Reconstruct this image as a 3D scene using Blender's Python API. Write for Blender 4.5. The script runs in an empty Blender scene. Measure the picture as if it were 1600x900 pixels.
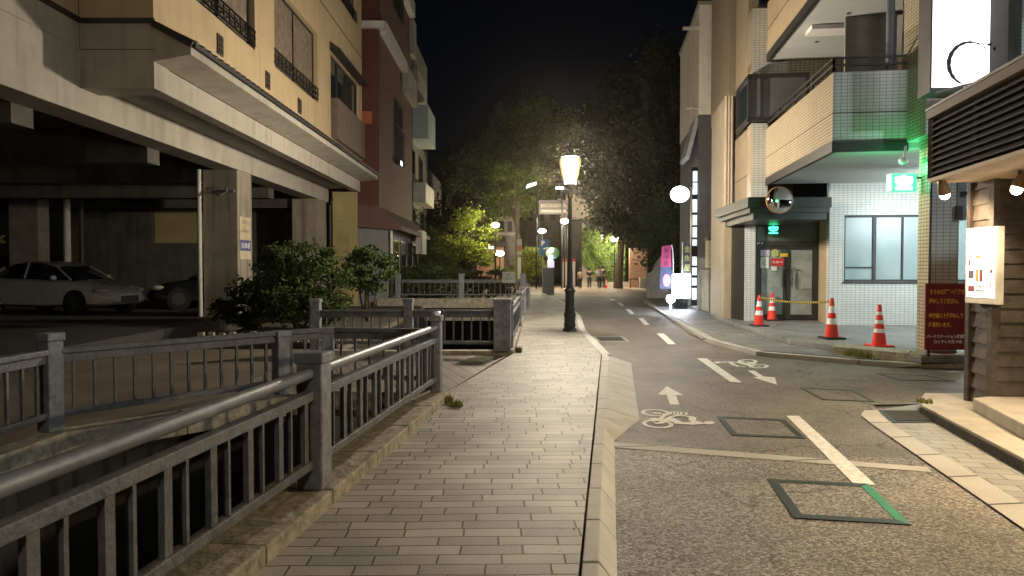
import bpy, bmesh, math, random
from mathutils import Vector, Matrix

# ---------------------------------------------------------------- camera, world, exposure
scene = bpy.context.scene
C = scene.collection
FPX, HOR, CZ = 1100.0, 420.0, 1.5          # focal length in photo pixels, horizon row, eye height
PITCH = math.atan((450.0 - HOR) / FPX)
cam_data = bpy.data.cameras.new('camera')
cam_data.sensor_width = 36.0
cam_data.lens = FPX / 1600.0 * 36.0
cam_data.clip_start = 0.05
cam_data.clip_end = 2000.0
cam = bpy.data.objects.new('camera', cam_data)
C.objects.link(cam)
cam.location = (0, 0, CZ)
cam.rotation_euler = (math.pi / 2 - PITCH, 0, 0)
scene.camera = cam

world = bpy.data.worlds.new('World')
scene.world = world
world.use_nodes = True
wn = world.node_tree
bg = wn.nodes['Background']
sky = wn.nodes.new('ShaderNodeTexSky')
sky.sky_type = 'NISHITA'
sky.sun_disc = False
sky.sun_elevation = math.radians(4)
sky.sun_rotation = math.radians(200)
hs = wn.nodes.new('ShaderNodeMix'); hs.data_type = 'RGBA'; hs.blend_type = 'MULTIPLY'
hs.inputs[0].default_value = 1.0
wn.links.new(sky.outputs[0], hs.inputs[6])
hs.inputs[7].default_value = (0.42, 0.55, 1.0, 1)
wn.links.new(hs.outputs[2], bg.inputs[0])
bg.inputs[1].default_value = 0.0014
SKY_FILL = bg

scene.view_settings.view_transform = 'Standard'
scene.view_settings.look = 'None'
scene.view_settings.exposure = 0.0
scene.view_settings.gamma = 1.0
scene.view_settings.use_curve_mapping = False
scene.cycles.use_denoising = True
scene.cycles.sample_clamp_indirect = 4.0
scene.cycles.max_bounces = 6
scene.cycles.diffuse_bounces = 3
scene.cycles.caustics_reflective = False
scene.cycles.caustics_refractive = False

WARM = (1.0, 0.86, 0.67)
COOL = (0.72, 0.88, 1.0)
LAMP_E = 2050.0

# ---------------------------------------------------------------- pixel -> place helpers (all used to measure, in metres)
def X(px, Y):
    return (px - 800.0) / FPX * Y
def gp(px, py, z=0.0):
    cp, sp = math.cos(PITCH), math.sin(PITCH)
    a, b = (px - 800.0) / FPX, (450.0 - py) / FPX
    d = Vector((a, cp + b * sp, -sp + b * cp))
    t = (z - CZ) / d.z
    return (d.x * t, d.y * t)
def Z(py, Y):
    return CZ + (HOR - py) / FPX * Y
rnd = random.Random(7)

# ---------------------------------------------------------------- materials
MATS = {}
def principled(name):
    m = bpy.data.materials.new(name)
    m.use_nodes = True
    nt = m.node_tree
    return m, nt, nt.nodes['Principled BSDF']
def mat(name, col, rough=0.7, metal=0.0, var=0.25, scale=3.0, bump=0.15, bscale=40.0, spec=0.5, coat=0.0, stain=0.0):
    if name in MATS:
        return MATS[name]
    m, nt, b = principled(name)
    tc = nt.nodes.new('ShaderNodeNewGeometry')
    n = nt.nodes.new('ShaderNodeTexNoise'); n.inputs['Scale'].default_value = scale; n.inputs['Detail'].default_value = 6
    n.inputs['Roughness'].default_value = 0.65
    nt.links.new(tc.outputs['Position'], n.inputs['Vector'])
    cr = nt.nodes.new('ShaderNodeMapRange')
    cr.inputs['From Min'].default_value = 0.3; cr.inputs['From Max'].default_value = 0.7
    cr.inputs['To Min'].default_value = 1 - var; cr.inputs['To Max'].default_value = 1 + var
    nt.links.new(n.outputs['Fac'], cr.inputs['Value'])
    mx = nt.nodes.new('ShaderNodeVectorMath'); mx.operation = 'SCALE'
    mx.inputs[0].default_value = col[:3]
    nt.links.new(cr.outputs[0], mx.inputs['Scale'])
    last = mx.outputs[0]
    if stain:
        mp = nt.nodes.new('ShaderNodeMapping'); mp.inputs['Scale'].default_value = (2.6, 2.6, 0.22)
        nt.links.new(tc.outputs['Position'], mp.inputs['Vector'])
        n3 = nt.nodes.new('ShaderNodeTexNoise'); n3.inputs['Scale'].default_value = 1.7; n3.inputs['Detail'].default_value = 5
        nt.links.new(mp.outputs[0], n3.inputs['Vector'])
        r3 = nt.nodes.new('ShaderNodeMapRange'); r3.inputs['From Min'].default_value = 0.5; r3.inputs['From Max'].default_value = 0.72
        r3.inputs['To Min'].default_value = 1.0; r3.inputs['To Max'].default_value = 1 - stain
        nt.links.new(n3.outputs['Fac'], r3.inputs['Value'])
        m3 = nt.nodes.new('ShaderNodeVectorMath'); m3.operation = 'SCALE'
        nt.links.new(last, m3.inputs[0]); nt.links.new(r3.outputs[0], m3.inputs['Scale'])
        last = m3.outputs[0]
    nt.links.new(last, b.inputs['Base Color'])
    if bump:
        n2 = nt.nodes.new('ShaderNodeTexNoise'); n2.inputs['Scale'].default_value = bscale; n2.inputs['Detail'].default_value = 4
        nt.links.new(tc.outputs['Position'], n2.inputs['Vector'])
        bp = nt.nodes.new('ShaderNodeBump'); bp.inputs['Strength'].default_value = bump; bp.inputs['Distance'].default_value = 0.02
        nt.links.new(n2.outputs['Fac'], bp.inputs['Height'])
        nt.links.new(bp.outputs[0], b.inputs['Normal'])
    rr = nt.nodes.new('ShaderNodeMapRange')
    rr.inputs['To Min'].default_value = max(0.03, rough - 0.12); rr.inputs['To Max'].default_value = min(1, rough + 0.12)
    nt.links.new(n.outputs['Fac'], rr.inputs['Value']); nt.links.new(rr.outputs[0], b.inputs['Roughness'])
    b.inputs['Metallic'].default_value = metal
    b.inputs['Specular IOR Level'].default_value = spec
    b.inputs['Coat Weight'].default_value = coat
    MATS[name] = m
    return m
def emis(name, col, strength):
    if name in MATS:
        return MATS[name]
    m, nt, b = principled(name)
    b.inputs['Base Color'].default_value = (0.8, 0.8, 0.8, 1)
    b.inputs['Emission Color'].default_value = (*col, 1)
    b.inputs['Emission Strength'].default_value = strength
    MATS[name] = m
    return m
def brickmat(name, c1, c2, mortar, bw, rh, ms, rough=0.6, offset=0.5, rowrand=0.0, rot=0.0, bump=0.5, spec=0.5, big=0.2, smooth=0.1, distort=0.0, grain=0.15, dist=0.006):
    m, nt, b = principled(name)
    L = nt.links.new
    uv = nt.nodes.new('ShaderNodeUVMap'); uv.uv_map = 'UVMap'
    mp = nt.nodes.new('ShaderNodeMapping'); mp.inputs['Rotation'].default_value = (0, 0, rot); mp.inputs['Location'].default_value = (17.0, 0, 0)
    L(uv.outputs[0], mp.inputs['Vector'])
    vec = mp.outputs[0]
    if distort:
        dn = nt.nodes.new('ShaderNodeTexNoise'); dn.inputs['Scale'].default_value = 2.2; dn.inputs['Detail'].default_value = 3
        L(vec, dn.inputs['Vector'])
        sb = nt.nodes.new('ShaderNodeVectorMath'); sb.operation = 'SUBTRACT'; sb.inputs[1].default_value = (0.5, 0.5, 0.5)
        L(dn.outputs['Color'], sb.inputs[0])
        sc = nt.nodes.new('ShaderNodeVectorMath'); sc.operation = 'SCALE'; sc.inputs['Scale'].default_value = distort
        L(sb.outputs[0], sc.inputs[0])
        ad = nt.nodes.new('ShaderNodeVectorMath'); ad.operation = 'ADD'
        L(vec, ad.inputs[0]); L(sc.outputs[0], ad.inputs[1])
        vec = ad.outputs[0]
    if rowrand:
        sp = nt.nodes.new('ShaderNodeSeparateXYZ'); L(vec, sp.inputs[0])
        dv = nt.nodes.new('ShaderNodeMath'); dv.operation = 'DIVIDE'; dv.inputs[1].default_value = rh; L(sp.outputs[1], dv.inputs[0])
        fl = nt.nodes.new('ShaderNodeMath'); fl.operation = 'FLOOR'; L(dv.outputs[0], fl.inputs[0])
        wh = nt.nodes.new('ShaderNodeTexWhiteNoise'); wh.noise_dimensions = '1D'; L(fl.outputs[0], wh.inputs['W'])
        ml = nt.nodes.new('ShaderNodeMath'); ml.operation = 'MULTIPLY_ADD'; ml.inputs[1].default_value = rowrand
        L(wh.outputs[0], ml.inputs[0]); L(sp.outputs[0], ml.inputs[2])
        cb = nt.nodes.new('ShaderNodeCombineXYZ'); L(ml.outputs[0], cb.inputs[0]); L(sp.outputs[1], cb.inputs[1])
        vec = cb.outputs[0]
    br = nt.nodes.new('ShaderNodeTexBrick')
    br.offset = offset
    L(vec, br.inputs['Vector'])
    br.inputs['Color1'].default_value = (*c1, 1); br.inputs['Color2'].default_value = (*c2, 1); br.inputs['Mortar'].default_value = (*mortar, 1)
    br.inputs['Scale'].default_value = 1.0; br.inputs['Brick Width'].default_value = bw; br.inputs['Row Height'].default_value = rh
    br.inputs['Mortar Size'].default_value = ms; br.inputs['Mortar Smooth'].default_value = smooth
    n = nt.nodes.new('ShaderNodeTexNoise'); n.inputs['Scale'].default_value = 1.3; n.inputs['Detail'].default_value = 6
    L(uv.outputs[0], n.inputs['Vector'])
    rg = nt.nodes.new('ShaderNodeMapRange'); rg.inputs['From Min'].default_value = 0.3; rg.inputs['From Max'].default_value = 0.7
    rg.inputs['To Min'].default_value = 1 - big; rg.inputs['To Max'].default_value = 1 + big * 0.6
    L(n.outputs['Fac'], rg.inputs['Value'])
    g = nt.nodes.new('ShaderNodeTexNoise'); g.inputs['Scale'].default_value = 90; g.inputs['Detail'].default_value = 3
    L(uv.outputs[0], g.inputs['Vector'])
    rg2 = nt.nodes.new('ShaderNodeMapRange'); rg2.inputs['To Min'].default_value = 1 - grain * 2; rg2.inputs['To Max'].default_value = 1 + grain * 2
    L(g.outputs['Fac'], rg2.inputs['Value'])
    m0 = nt.nodes.new('ShaderNodeMath'); m0.operation = 'MULTIPLY'; L(rg.outputs[0], m0.inputs[0]); L(rg2.outputs[0], m0.inputs[1])
    gn = nt.nodes.new('ShaderNodeTexVoronoi'); gn.inputs['Scale'].default_value = 2.1; L(uv.outputs[0], gn.inputs['Vector'])
    gr_ = nt.nodes.new('ShaderNodeMapRange'); gr_.inputs['From Min'].default_value = 0.035; gr_.inputs['From Max'].default_value = 0.06; gr_.inputs['To Min'].default_value = 1 - big; gr_.inputs['To Max'].default_value = 1.0
    L(gn.outputs['Distance'], gr_.inputs['Value'])
    m1 = nt.nodes.new('ShaderNodeMath'); m1.operation = 'MULTIPLY'; L(m0.outputs[0], m1.inputs[0]); L(gr_.outputs[0], m1.inputs[1])
    vs = nt.nodes.new('ShaderNodeVectorMath'); vs.operation = 'SCALE'; L(br.outputs['Color'], vs.inputs[0]); L(m1.outputs[0], vs.inputs['Scale'])
    L(vs.outputs[0], b.inputs['Base Color'])
    iv = nt.nodes.new('ShaderNodeMath'); iv.operation = 'SUBTRACT'; iv.inputs[0].default_value = 1.0; L(br.outputs['Fac'], iv.inputs[1])
    am = nt.nodes.new('ShaderNodeMath'); am.operation = 'MULTIPLY_ADD'; am.inputs[1].default_value = 0.25; L(g.outputs['Fac'], am.inputs[0]); L(iv.outputs[0], am.inputs[2])
    bp = nt.nodes.new('ShaderNodeBump'); bp.inputs['Strength'].default_value = bump; bp.inputs['Distance'].default_value = dist
    L(am.outputs[0], bp.inputs['Height']); L(bp.outputs[0], b.inputs['Normal'])
    b.inputs['Roughness'].default_value = rough
    b.inputs['Specular IOR Level'].default_value = spec
    MATS[name] = m
    return m
def asphaltmat(name, dark, light, scale, bump, rough, chip=0.5):
    m, nt, b = principled(name)
    L = nt.links.new
    gm = nt.nodes.new('ShaderNodeNewGeometry')
    vo = nt.nodes.new('ShaderNodeTexVoronoi'); vo.inputs['Scale'].default_value = scale
    L(gm.outputs['Position'], vo.inputs['Vector'])
    sx = nt.nodes.new('ShaderNodeSeparateColor'); L(vo.outputs['Color'], sx.inputs[0])
    n = nt.nodes.new('ShaderNodeTexNoise'); n.inputs['Scale'].default_value = 0.9; n.inputs['Detail'].default_value = 8
    L(gm.outputs['Position'], n.inputs['Vector'])
    pw = nt.nodes.new('ShaderNodeMath'); pw.operation = 'POWER'; pw.inputs[1].default_value = 1.6; L(sx.outputs[0], pw.inputs[0])
    mx = nt.nodes.new('ShaderNodeMix'); mx.data_type = 'RGBA'
    mx.inputs[6].default_value = (*dark, 1); mx.inputs[7].default_value = (*light, 1)
    L(pw.outputs[0], mx.inputs[0])
    rg = nt.nodes.new('ShaderNodeMapRange'); rg.inputs['From Min'].default_value = 0.3; rg.inputs['From Max'].default_value = 0.7
    rg.inputs['To Min'].default_value = 0.7; rg.inputs['To Max'].default_value = 1.25
    L(n.outputs['Fac'], rg.inputs['Value'])
    dn = nt.nodes.new('ShaderNodeTexNoise'); dn.inputs['Scale'].default_value = 1.4; dn.inputs['Detail'].default_value = 5; L(gm.outputs['Position'], dn.inputs['Vector'])
    av = nt.nodes.new('ShaderNodeVectorMath'); av.operation = 'MULTIPLY_ADD'; av.inputs[1].default_value = (0.9, 0.9, 0.0); L(dn.outputs['Color'], av.inputs[0]); L(gm.outputs['Position'], av.inputs[2])
    cv = nt.nodes.new('ShaderNodeTexVoronoi'); cv.feature = 'DISTANCE_TO_EDGE'; cv.inputs['Scale'].default_value = 0.42; L(av.outputs[0], cv.inputs['Vector'])
    cr_ = nt.nodes.new('ShaderNodeMapRange'); cr_.inputs['From Min'].default_value = 0.0; cr_.inputs['From Max'].default_value = 0.007; cr_.inputs['To Min'].default_value = 0.45; cr_.inputs['To Max'].default_value = 1.0
    L(cv.outputs['Distance'], cr_.inputs['Value'])
    sn = nt.nodes.new('ShaderNodeTexNoise'); sn.inputs['Scale'].default_value = 2.3; sn.inputs['Detail'].default_value = 3; sn.inputs['Distortion'].default_value = 0.6; L(gm.outputs['Position'], sn.inputs['Vector'])
    sr_ = nt.nodes.new('ShaderNodeMapRange'); sr_.inputs['From Min'].default_value = 0.56; sr_.inputs['From Max'].default_value = 0.72; sr_.inputs['To Min'].default_value = 1.0; sr_.inputs['To Max'].default_value = 0.6
    L(sn.outputs['Fac'], sr_.inputs['Value'])
    mm1 = nt.nodes.new('ShaderNodeMath'); mm1.operation = 'MULTIPLY'; L(cr_.outputs[0], mm1.inputs[0]); L(sr_.outputs[0], mm1.inputs[1])
    mm2 = nt.nodes.new('ShaderNodeMath'); mm2.operation = 'MULTIPLY'; L(mm1.outputs[0], mm2.inputs[0]); L(rg.outputs[0], mm2.inputs[1])
    vs = nt.nodes.new('ShaderNodeVectorMath'); vs.operation = 'SCALE'; L(mx.outputs[2], vs.inputs[0]); L(mm2.outputs[0], vs.inputs['Scale'])
    L(vs.outputs[0], b.inputs['Base Color'])
    iv = nt.nodes.new('ShaderNodeMath'); iv.operation = 'SUBTRACT'; iv.inputs[0].default_value = 1; L(vo.outputs['Distance'], iv.inputs[1])
    ad = nt.nodes.new('ShaderNodeMath'); ad.operation = 'ADD'; L(iv.outputs[0], ad.inputs[0]); L(sx.outputs[1], ad.inputs[1])
    bp = nt.nodes.new('ShaderNodeBump'); bp.inputs['Strength'].default_value = bump; bp.inputs['Distance'].default_value = 0.008
    L(ad.outputs[0], bp.inputs['Height']); L(bp.outputs[0], b.inputs['Normal'])
    rr = nt.nodes.new('ShaderNodeMapRange'); rr.inputs['To Min'].default_value = rough - 0.12; rr.inputs['To Max'].default_value = min(1, rough + 0.2)
    L(sx.outputs[2], rr.inputs['Value']); L(rr.outputs[0], b.inputs['Roughness'])
    MATS[name] = m
    return m
def leafmat(name, col, rough=0.85):
    if name in MATS:
        return MATS[name]
    m, nt, b = principled(name)
    L = nt.links.new
    gm = nt.nodes.new('ShaderNodeNewGeometry')
    n = nt.nodes.new('ShaderNodeTexNoise'); n.inputs['Scale'].default_value = 2.0
    L(gm.outputs['Position'], n.inputs['Vector'])
    rr = nt.nodes.new('ShaderNodeMath'); rr.operation = 'MULTIPLY_ADD'; rr.inputs[1].default_value = 0.9; rr.inputs[2].default_value = 0.15
    L(gm.outputs['Random Per Island'], rr.inputs[0])
    ad = nt.nodes.new('ShaderNodeMath'); ad.operation = 'ADD'; L(rr.outputs[0], ad.inputs[0]); L(n.outputs['Fac'], ad.inputs[1])
    vs = nt.nodes.new('ShaderNodeVectorMath'); vs.operation = 'SCALE'; vs.inputs[0].default_value = col
    L(ad.outputs[0], vs.inputs['Scale'])
    L(vs.outputs[0], b.inputs['Base Color'])
    b.inputs['Roughness'].default_value = rough
    tr = nt.nodes.new('ShaderNodeBsdfTranslucent'); L(vs.outputs[0], tr.inputs['Color'])
    mx = nt.nodes.new('ShaderNodeMixShader'); mx.inputs[0].default_value = 0.3
    L(b.outputs[0], mx.inputs[1]); L(tr.outputs[0], mx.inputs[2])
    L(mx.outputs[0], nt.nodes['Material Output'].inputs['Surface'])
    MATS[name] = m
    return m
def glassmat(name, tint=(0.02, 0.025, 0.03), rough=0.06, alpha=1.0):
    if name in MATS:
        return MATS[name]
    m, nt, b = principled(name)
    b.inputs['Base Color'].default_value = (*tint, 1)
    b.inputs['Roughness'].default_value = rough
    b.inputs['Specular IOR Level'].default_value = 0.8
    b.inputs['Alpha'].default_value = alpha
    MATS[name] = m
    return m

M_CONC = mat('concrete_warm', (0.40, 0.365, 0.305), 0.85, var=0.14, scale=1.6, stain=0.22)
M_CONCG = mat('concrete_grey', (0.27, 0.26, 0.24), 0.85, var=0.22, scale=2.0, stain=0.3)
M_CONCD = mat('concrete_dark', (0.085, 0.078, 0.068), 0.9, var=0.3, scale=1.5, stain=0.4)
M_STONE = mat('coping_stone', (0.30, 0.27, 0.21), 0.85, var=0.5, scale=9, bump=0.9, bscale=14)
M_YWALL = mat('yellow_render', (0.50, 0.385, 0.225), 0.8, var=0.10, scale=1.2, bump=0.12, bscale=60, stain=0.14)
M_YWALL2 = mat('ochre_panel', (0.36, 0.30, 0.14), 0.8, var=0.12, scale=1.2)
M_RED = mat('red_brown_tile', (0.09, 0.027, 0.02), 0.65, var=0.2, scale=2.5, bscale=60)
M_RED2 = mat('faded_red_render', (0.115, 0.058, 0.047), 0.8, var=0.2, scale=2.5)
M_WHITE = mat('white_paint', (0.72, 0.71, 0.68), 0.5, var=0.06, scale=3, bump=0.03)
M_DIRTYW = mat('dirty_white', (0.5, 0.49, 0.45), 0.7, var=0.15, scale=2, stain=0.35)
M_BLACK = mat('black_metal', (0.012, 0.013, 0.014), 0.35, metal=0.2, var=0.3, bump=0.05)
M_IRON = mat('lamp_iron', (0.03, 0.036, 0.034), 0.38, metal=0.4, var=0.4, bump=0.12, bscale=25)
M_FENCE = mat('fence_paint', (0.105, 0.109, 0.118), 0.6, metal=0.0, var=0.42, scale=14, bump=0.35, bscale=45, stain=0.35)
M_TUBE = mat('fence_tube', (0.15, 0.155, 0.165), 0.45, metal=0.3, var=0.3, scale=8, bump=0.05)
M_FPOST = mat('fence_post_paint', (0.19, 0.20, 0.22), 0.7, var=0.38, scale=11, bump=0.5, bscale=30, stain=0.35)
M_DARKTR = mat('dark_trim', (0.028, 0.026, 0.025), 0.55, var=0.3)
M_TILE_R = mat('roof_tile', (0.018, 0.017, 0.018), 0.6, var=0.4, scale=6)
M_WOOD = mat('weathered_wood', (0.070, 0.056, 0.046), 0.75, var=0.45, scale=5, bump=0.4, bscale=24)
M_WOODD = mat('dark_wood', (0.045, 0.033, 0.024), 0.7, var=0.5, scale=6, bump=0.3, bscale=30)
M_WOODT = mat('roof_board', (0.16, 0.11, 0.07), 0.7, var=0.3, scale=4)
M_GLASS = glassmat('window_glass')
M_GLASSD = glassmat('door_glass', (0.06, 0.075, 0.075), 0.18)
M_FROST = mat('frosted_glass', (0.33, 0.42, 0.43), 0.35, var=0.12, scale=0.8, bump=0.03)
M_ORANGE = mat('cone_red', (0.75, 0.035, 0.02), 0.42, var=0.15, bump=0.03)
M_CONEW = mat('cone_white', (0.85, 0.85, 0.85), 0.4, var=0.06, bump=0.02)
M_RUB = mat('rubber', (0.015, 0.015, 0.015), 0.7, var=0.2)
M_PAINT = mat('road_paint', (0.74, 0.72, 0.68), 0.65, var=0.30, scale=22, bump=0.3, bscale=70)
M_MAROON = mat('maroon_sign', (0.20, 0.022, 0.028), 0.5, var=0.08, bump=0.02)
M_SGOLD = mat('sign_orange_letters', (0.88, 0.50, 0.06), 0.5, var=0.05, bump=0)
M_SWHITE = mat('sign_white_letters', (0.85, 0.83, 0.85), 0.5, var=0.05, bump=0)
M_BARK = mat('bark', (0.10, 0.075, 0.05), 0.9, var=0.4, scale=7, bump=0.8, bscale=18)
M_SOIL = mat('soil', (0.05, 0.042, 0.03), 0.95, var=0.4, scale=4, bump=0.8, bscale=12)
M_PAVER = brickmat('paver_walk', (0.47, 0.445, 0.40), (0.31, 0.293, 0.262), (0.085, 0.078, 0.068), 0.33, 0.122, 0.0065, rough=0.6, rowrand=0.3, rot=-0.02, bump=1.0, spec=0.35, distort=0.03, big=0.28, smooth=0.5, grain=0.22, dist=0.010)
M_PAVER2 = brickmat('paver_right', (0.33, 0.325, 0.30), (0.26, 0.255, 0.235), (0.10, 0.095, 0.088), 0.31, 0.155, 0.006, rough=0.6, rot=0.22, bump=0.7, distort=0.03, smooth=0.5, big=0.3)
M_BRIDGE = brickmat('bridge_planks', (0.24, 0.215, 0.185), (0.19, 0.17, 0.15), (0.04, 0.035, 0.03), 3.0, 0.2, 0.01, rough=0.55, rot=1.25, bump=0.6, distort=0.02)
M_KERB = brickmat('kerb_stone', (0.44, 0.42, 0.385), (0.38, 0.365, 0.335), (0.05, 0.045, 0.04), 60.0, 0.62, 0.013, rough=0.7, rot=-0.12, bump=0.5, grain=0.25)
M_TILEW = brickmat('white_wall_tile', (0.62, 0.63, 0.60), (0.57, 0.58, 0.555), (0.27, 0.27, 0.26), 0.108, 0.060, 0.0052, rough=0.3, offset=0.0, bump=0.4, grain=0.04, big=0.1)
M_TILEB = brickmat('lamplight_tint_tile', (0.50, 0.42, 0.29), (0.43, 0.36, 0.25), (0.10, 0.075, 0.05), 0.108, 0.060, 0.007, rough=0.35, offset=0.0, bump=0.5, grain=0.04, big=0.12)  # beige copy of the white tile, tinted as if warmed by lamplight
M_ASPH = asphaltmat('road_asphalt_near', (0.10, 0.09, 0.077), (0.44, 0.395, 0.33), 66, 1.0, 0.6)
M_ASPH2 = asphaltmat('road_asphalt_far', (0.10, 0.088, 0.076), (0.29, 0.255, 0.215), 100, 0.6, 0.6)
M_GROUND = asphaltmat('ground_asphalt', (0.05, 0.045, 0.04), (0.12, 0.11, 0.1), 60, 0.5, 0.75)
M_PLAZA = asphaltmat('forecourt_concrete', (0.17, 0.17, 0.165), (0.25, 0.25, 0.245), 50, 0.25, 0.55)
M_LOTG = mat('lot_ground', (0.15, 0.12, 0.085), 0.85, var=0.35, scale=0.8, bump=0.3, bscale=20)
M_WATER = mat('canal_water', (0.008, 0.010, 0.010), 0.12, var=0.3, bump=0.12, bscale=5)

# ---------------------------------------------------------------- mesh builder
class MB:
    def __init__(s):
        s.v = []; s.f = []; s.mi = []
    def add(s, verts, faces, mi=0):
        o = len(s.v)
        s.v += [tuple(p) for p in verts]
        for f in faces:
            s.f.append([o + i for i in f]); s.mi.append(mi)
        return s
    def prism(s, poly, z0, z1, mi=0, cap=True):
        n = len(poly)
        zb = z0 if hasattr(z0, '__len__') else [z0] * n
        zt = z1 if hasattr(z1, '__len__') else [z1] * n
        v = [(p[0], p[1], zb[i]) for i, p in enumerate(poly)] + [(p[0], p[1], zt[i]) for i, p in enumerate(poly)]
        f = [[i, (i + 1) % n, n + (i + 1) % n, n + i] for i in range(n)]
        if cap:
            f += [list(range(n - 1, -1, -1)), list(range(n, 2 * n))]
        return s.add(v, f, mi)
    def box(s, x0, x1, y0, y1, z0, z1, mi=0):
        return s.prism([(x0, y0), (x1, y0), (x1, y1), (x0, y1)], z0, z1, mi)
    def wall(s, p, q, th, z0, z1, mi=0, ext=0.0):
        """upright slab from p to q, th to the left of p->q"""
        p = Vector(p[:2]); q = Vector(q[:2]); d = (q - p).normalized(); n = Vector((-d.y, d.x)) * th
        p = p - d * ext; q = q + d * ext
        return s.prism([p, q, q + n, p + n], z0, z1, mi)
    def bar(s, p, q, w, h, mi=0):
        """rectangular bar between 3d points, w sideways, h upward"""
        p = Vector(p); q = Vector(q); d = (q - p).normalized()
        up = Vector((0, 0, 1)) if abs(d.z) < 0.95 else Vector((0, 1, 0))
        sd = d.cross(up).normalized() * (w / 2); u = sd.cross(d).normalized() * (h / 2)
        v = []
        for c in (p, q):
            v += [c - sd - u, c + sd - u, c + sd + u, c - sd + u]
        return s.add(v, [[0, 1, 2, 3], [7, 6, 5, 4], [0, 4, 5, 1], [1, 5, 6, 2], [2, 6, 7, 3], [3, 7, 4, 0]], mi)
    def tube(s, pts, r, n=10, mi=0):
        pts = [Vector(p) for p in pts]
        rs = r if hasattr(r, '__len__') else [r] * len(pts)
        v = []
        for i, p in enumerate(pts):
            d = (pts[min(i + 1, len(pts) - 1)] - pts[max(i - 1, 0)]).normalized()
            a = d.cross(Vector((0, 0, 1)) if abs(d.z) < 0.9 else Vector((1, 0, 0))).normalized(); b = d.cross(a)
            for k in range(n):
                t = 2 * math.pi * k / n
                v.append(p + (a * math.cos(t) + b * math.sin(t)) * rs[i])
        f = []
        for i in range(len(pts) - 1):
            for k in range(n):
                f.append([i * n + k, i * n + (k + 1) % n, (i + 1) * n + (k + 1) % n, (i + 1) * n + k])
        f.append(list(range(n - 1, -1, -1))); f.append([(len(pts) - 1) * n + k for k in range(n)])
        return s.add(v, f, mi)
    def lathe(s, c, prof, n=24, mi=0):
        v = []
        for r, z in prof:
            for k in range(n):
                t = 2 * math.pi * k / n
                v.append((c[0] + max(r, 1e-4) * math.cos(t), c[1] + max(r, 1e-4) * math.sin(t), c[2] + z))
        f = []
        for i in range(len(prof) - 1):
            for k in range(n):
                f.append([i * n + k, i * n + (k + 1) % n, (i + 1) * n + (k + 1) % n, (i + 1) * n + k])
        f.append(list(range(n - 1, -1, -1))); f.append([(len(prof) - 1) * n + k for k in range(n)])
        return s.add(v, f, mi)
    def ball(s, c, r, n=16, m=10, mi=0):
        r3 = r if hasattr(r, '__len__') else (r, r, r)
        v = []
        for i in range(m + 1):
            ph = math.pi * (0.002 + 0.996 * i / m)
            for k in range(n):
                t = 2 * math.pi * k / n
                v.append((c[0] + r3[0] * math.sin(ph) * math.cos(t), c[1] + r3[1] * math.sin(ph) * math.sin(t), c[2] + r3[2] * math.cos(ph)))
        f = [[i * n + k, i * n + (k + 1) % n, (i + 1) * n + (k + 1) % n, (i + 1) * n + k] for i in range(m) for k in range(n)]
        return s.add(v, f, mi)
    def quad(s, a, b, c, d, mi=0):
        return s.add([a, b, c, d], [[0, 1, 2, 3]], mi)
    def build(s, name, m, parent=None, smooth=False, bevel=0.0, fix=True):
        me = bpy.data.meshes.new(name)
        W = Matrix.Identity(4)
        chain = []
        p = parent
        while p is not None:
            chain.append(p); p = p.parent
        for q in reversed(chain):
            W = W @ Matrix.Translation(q.location) @ Matrix.Rotation(q.rotation_euler.z, 4, 'Z')
        origin = Vector((0, 0, 0))
        if parent is None and s.v:
            xs = [v[0] for v in s.v]; ys = [v[1] for v in s.v]; zs = [v[2] for v in s.v]
            origin = Vector(((min(xs) + max(xs)) / 2, (min(ys) + max(ys)) / 2, min(zs)))
            W = Matrix.Translation(origin)
        Wi = W.inverted()
        verts = [tuple(Wi @ Vector(v)) for v in s.v]
        me.from_pydata(verts, [], s.f)
        me.validate()
        mats = m if isinstance(m, (list, tuple)) else [m]
        for x in mats:
            me.materials.append(x)
        if len(mats) > 1 and len(me.polygons) == len(s.mi):
            me.polygons.foreach_set('material_index', s.mi)
        if fix:
            bm = bmesh.new(); bm.from_mesh(me)
            bmesh.ops.recalc_face_normals(bm, faces=bm.faces)
            bm.to_mesh(me); bm.free()
        uvl = me.uv_layers.new(name='UVMap')
        R = W.to_3x3()
        for poly in me.polygons:
            n = R @ poly.normal
            if abs(n.z) > 0.7:
                for li in poly.loop_indices:
                    w = W @ me.vertices[me.loops[li].vertex_index].co
                    uvl.data[li].uv = (w.x, w.y)
            else:
                t = Vector((-n.y, n.x)); t.normalize()
                for li in poly.loop_indices:
                    w = W @ me.vertices[me.loops[li].vertex_index].co
                    uvl.data[li].uv = (w.x * t.x + w.y * t.y, w.z)
        if smooth:
            me.shade_smooth()
            try:
                me.set_sharp_from_angle(angle=math.radians(40))
            except Exception:
                pass
        me.update()
        o = bpy.data.objects.new(name, me)
        C.objects.link(o)
        if parent is not None:
            o.parent = parent
        else:
            o.location = origin
        if bevel:
            b = o.modifiers.new('bevel', 'BEVEL'); b.width = bevel; b.segments = 2; b.limit_method = 'ANGLE'; b.angle_limit = math.radians(40)
        return o

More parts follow.
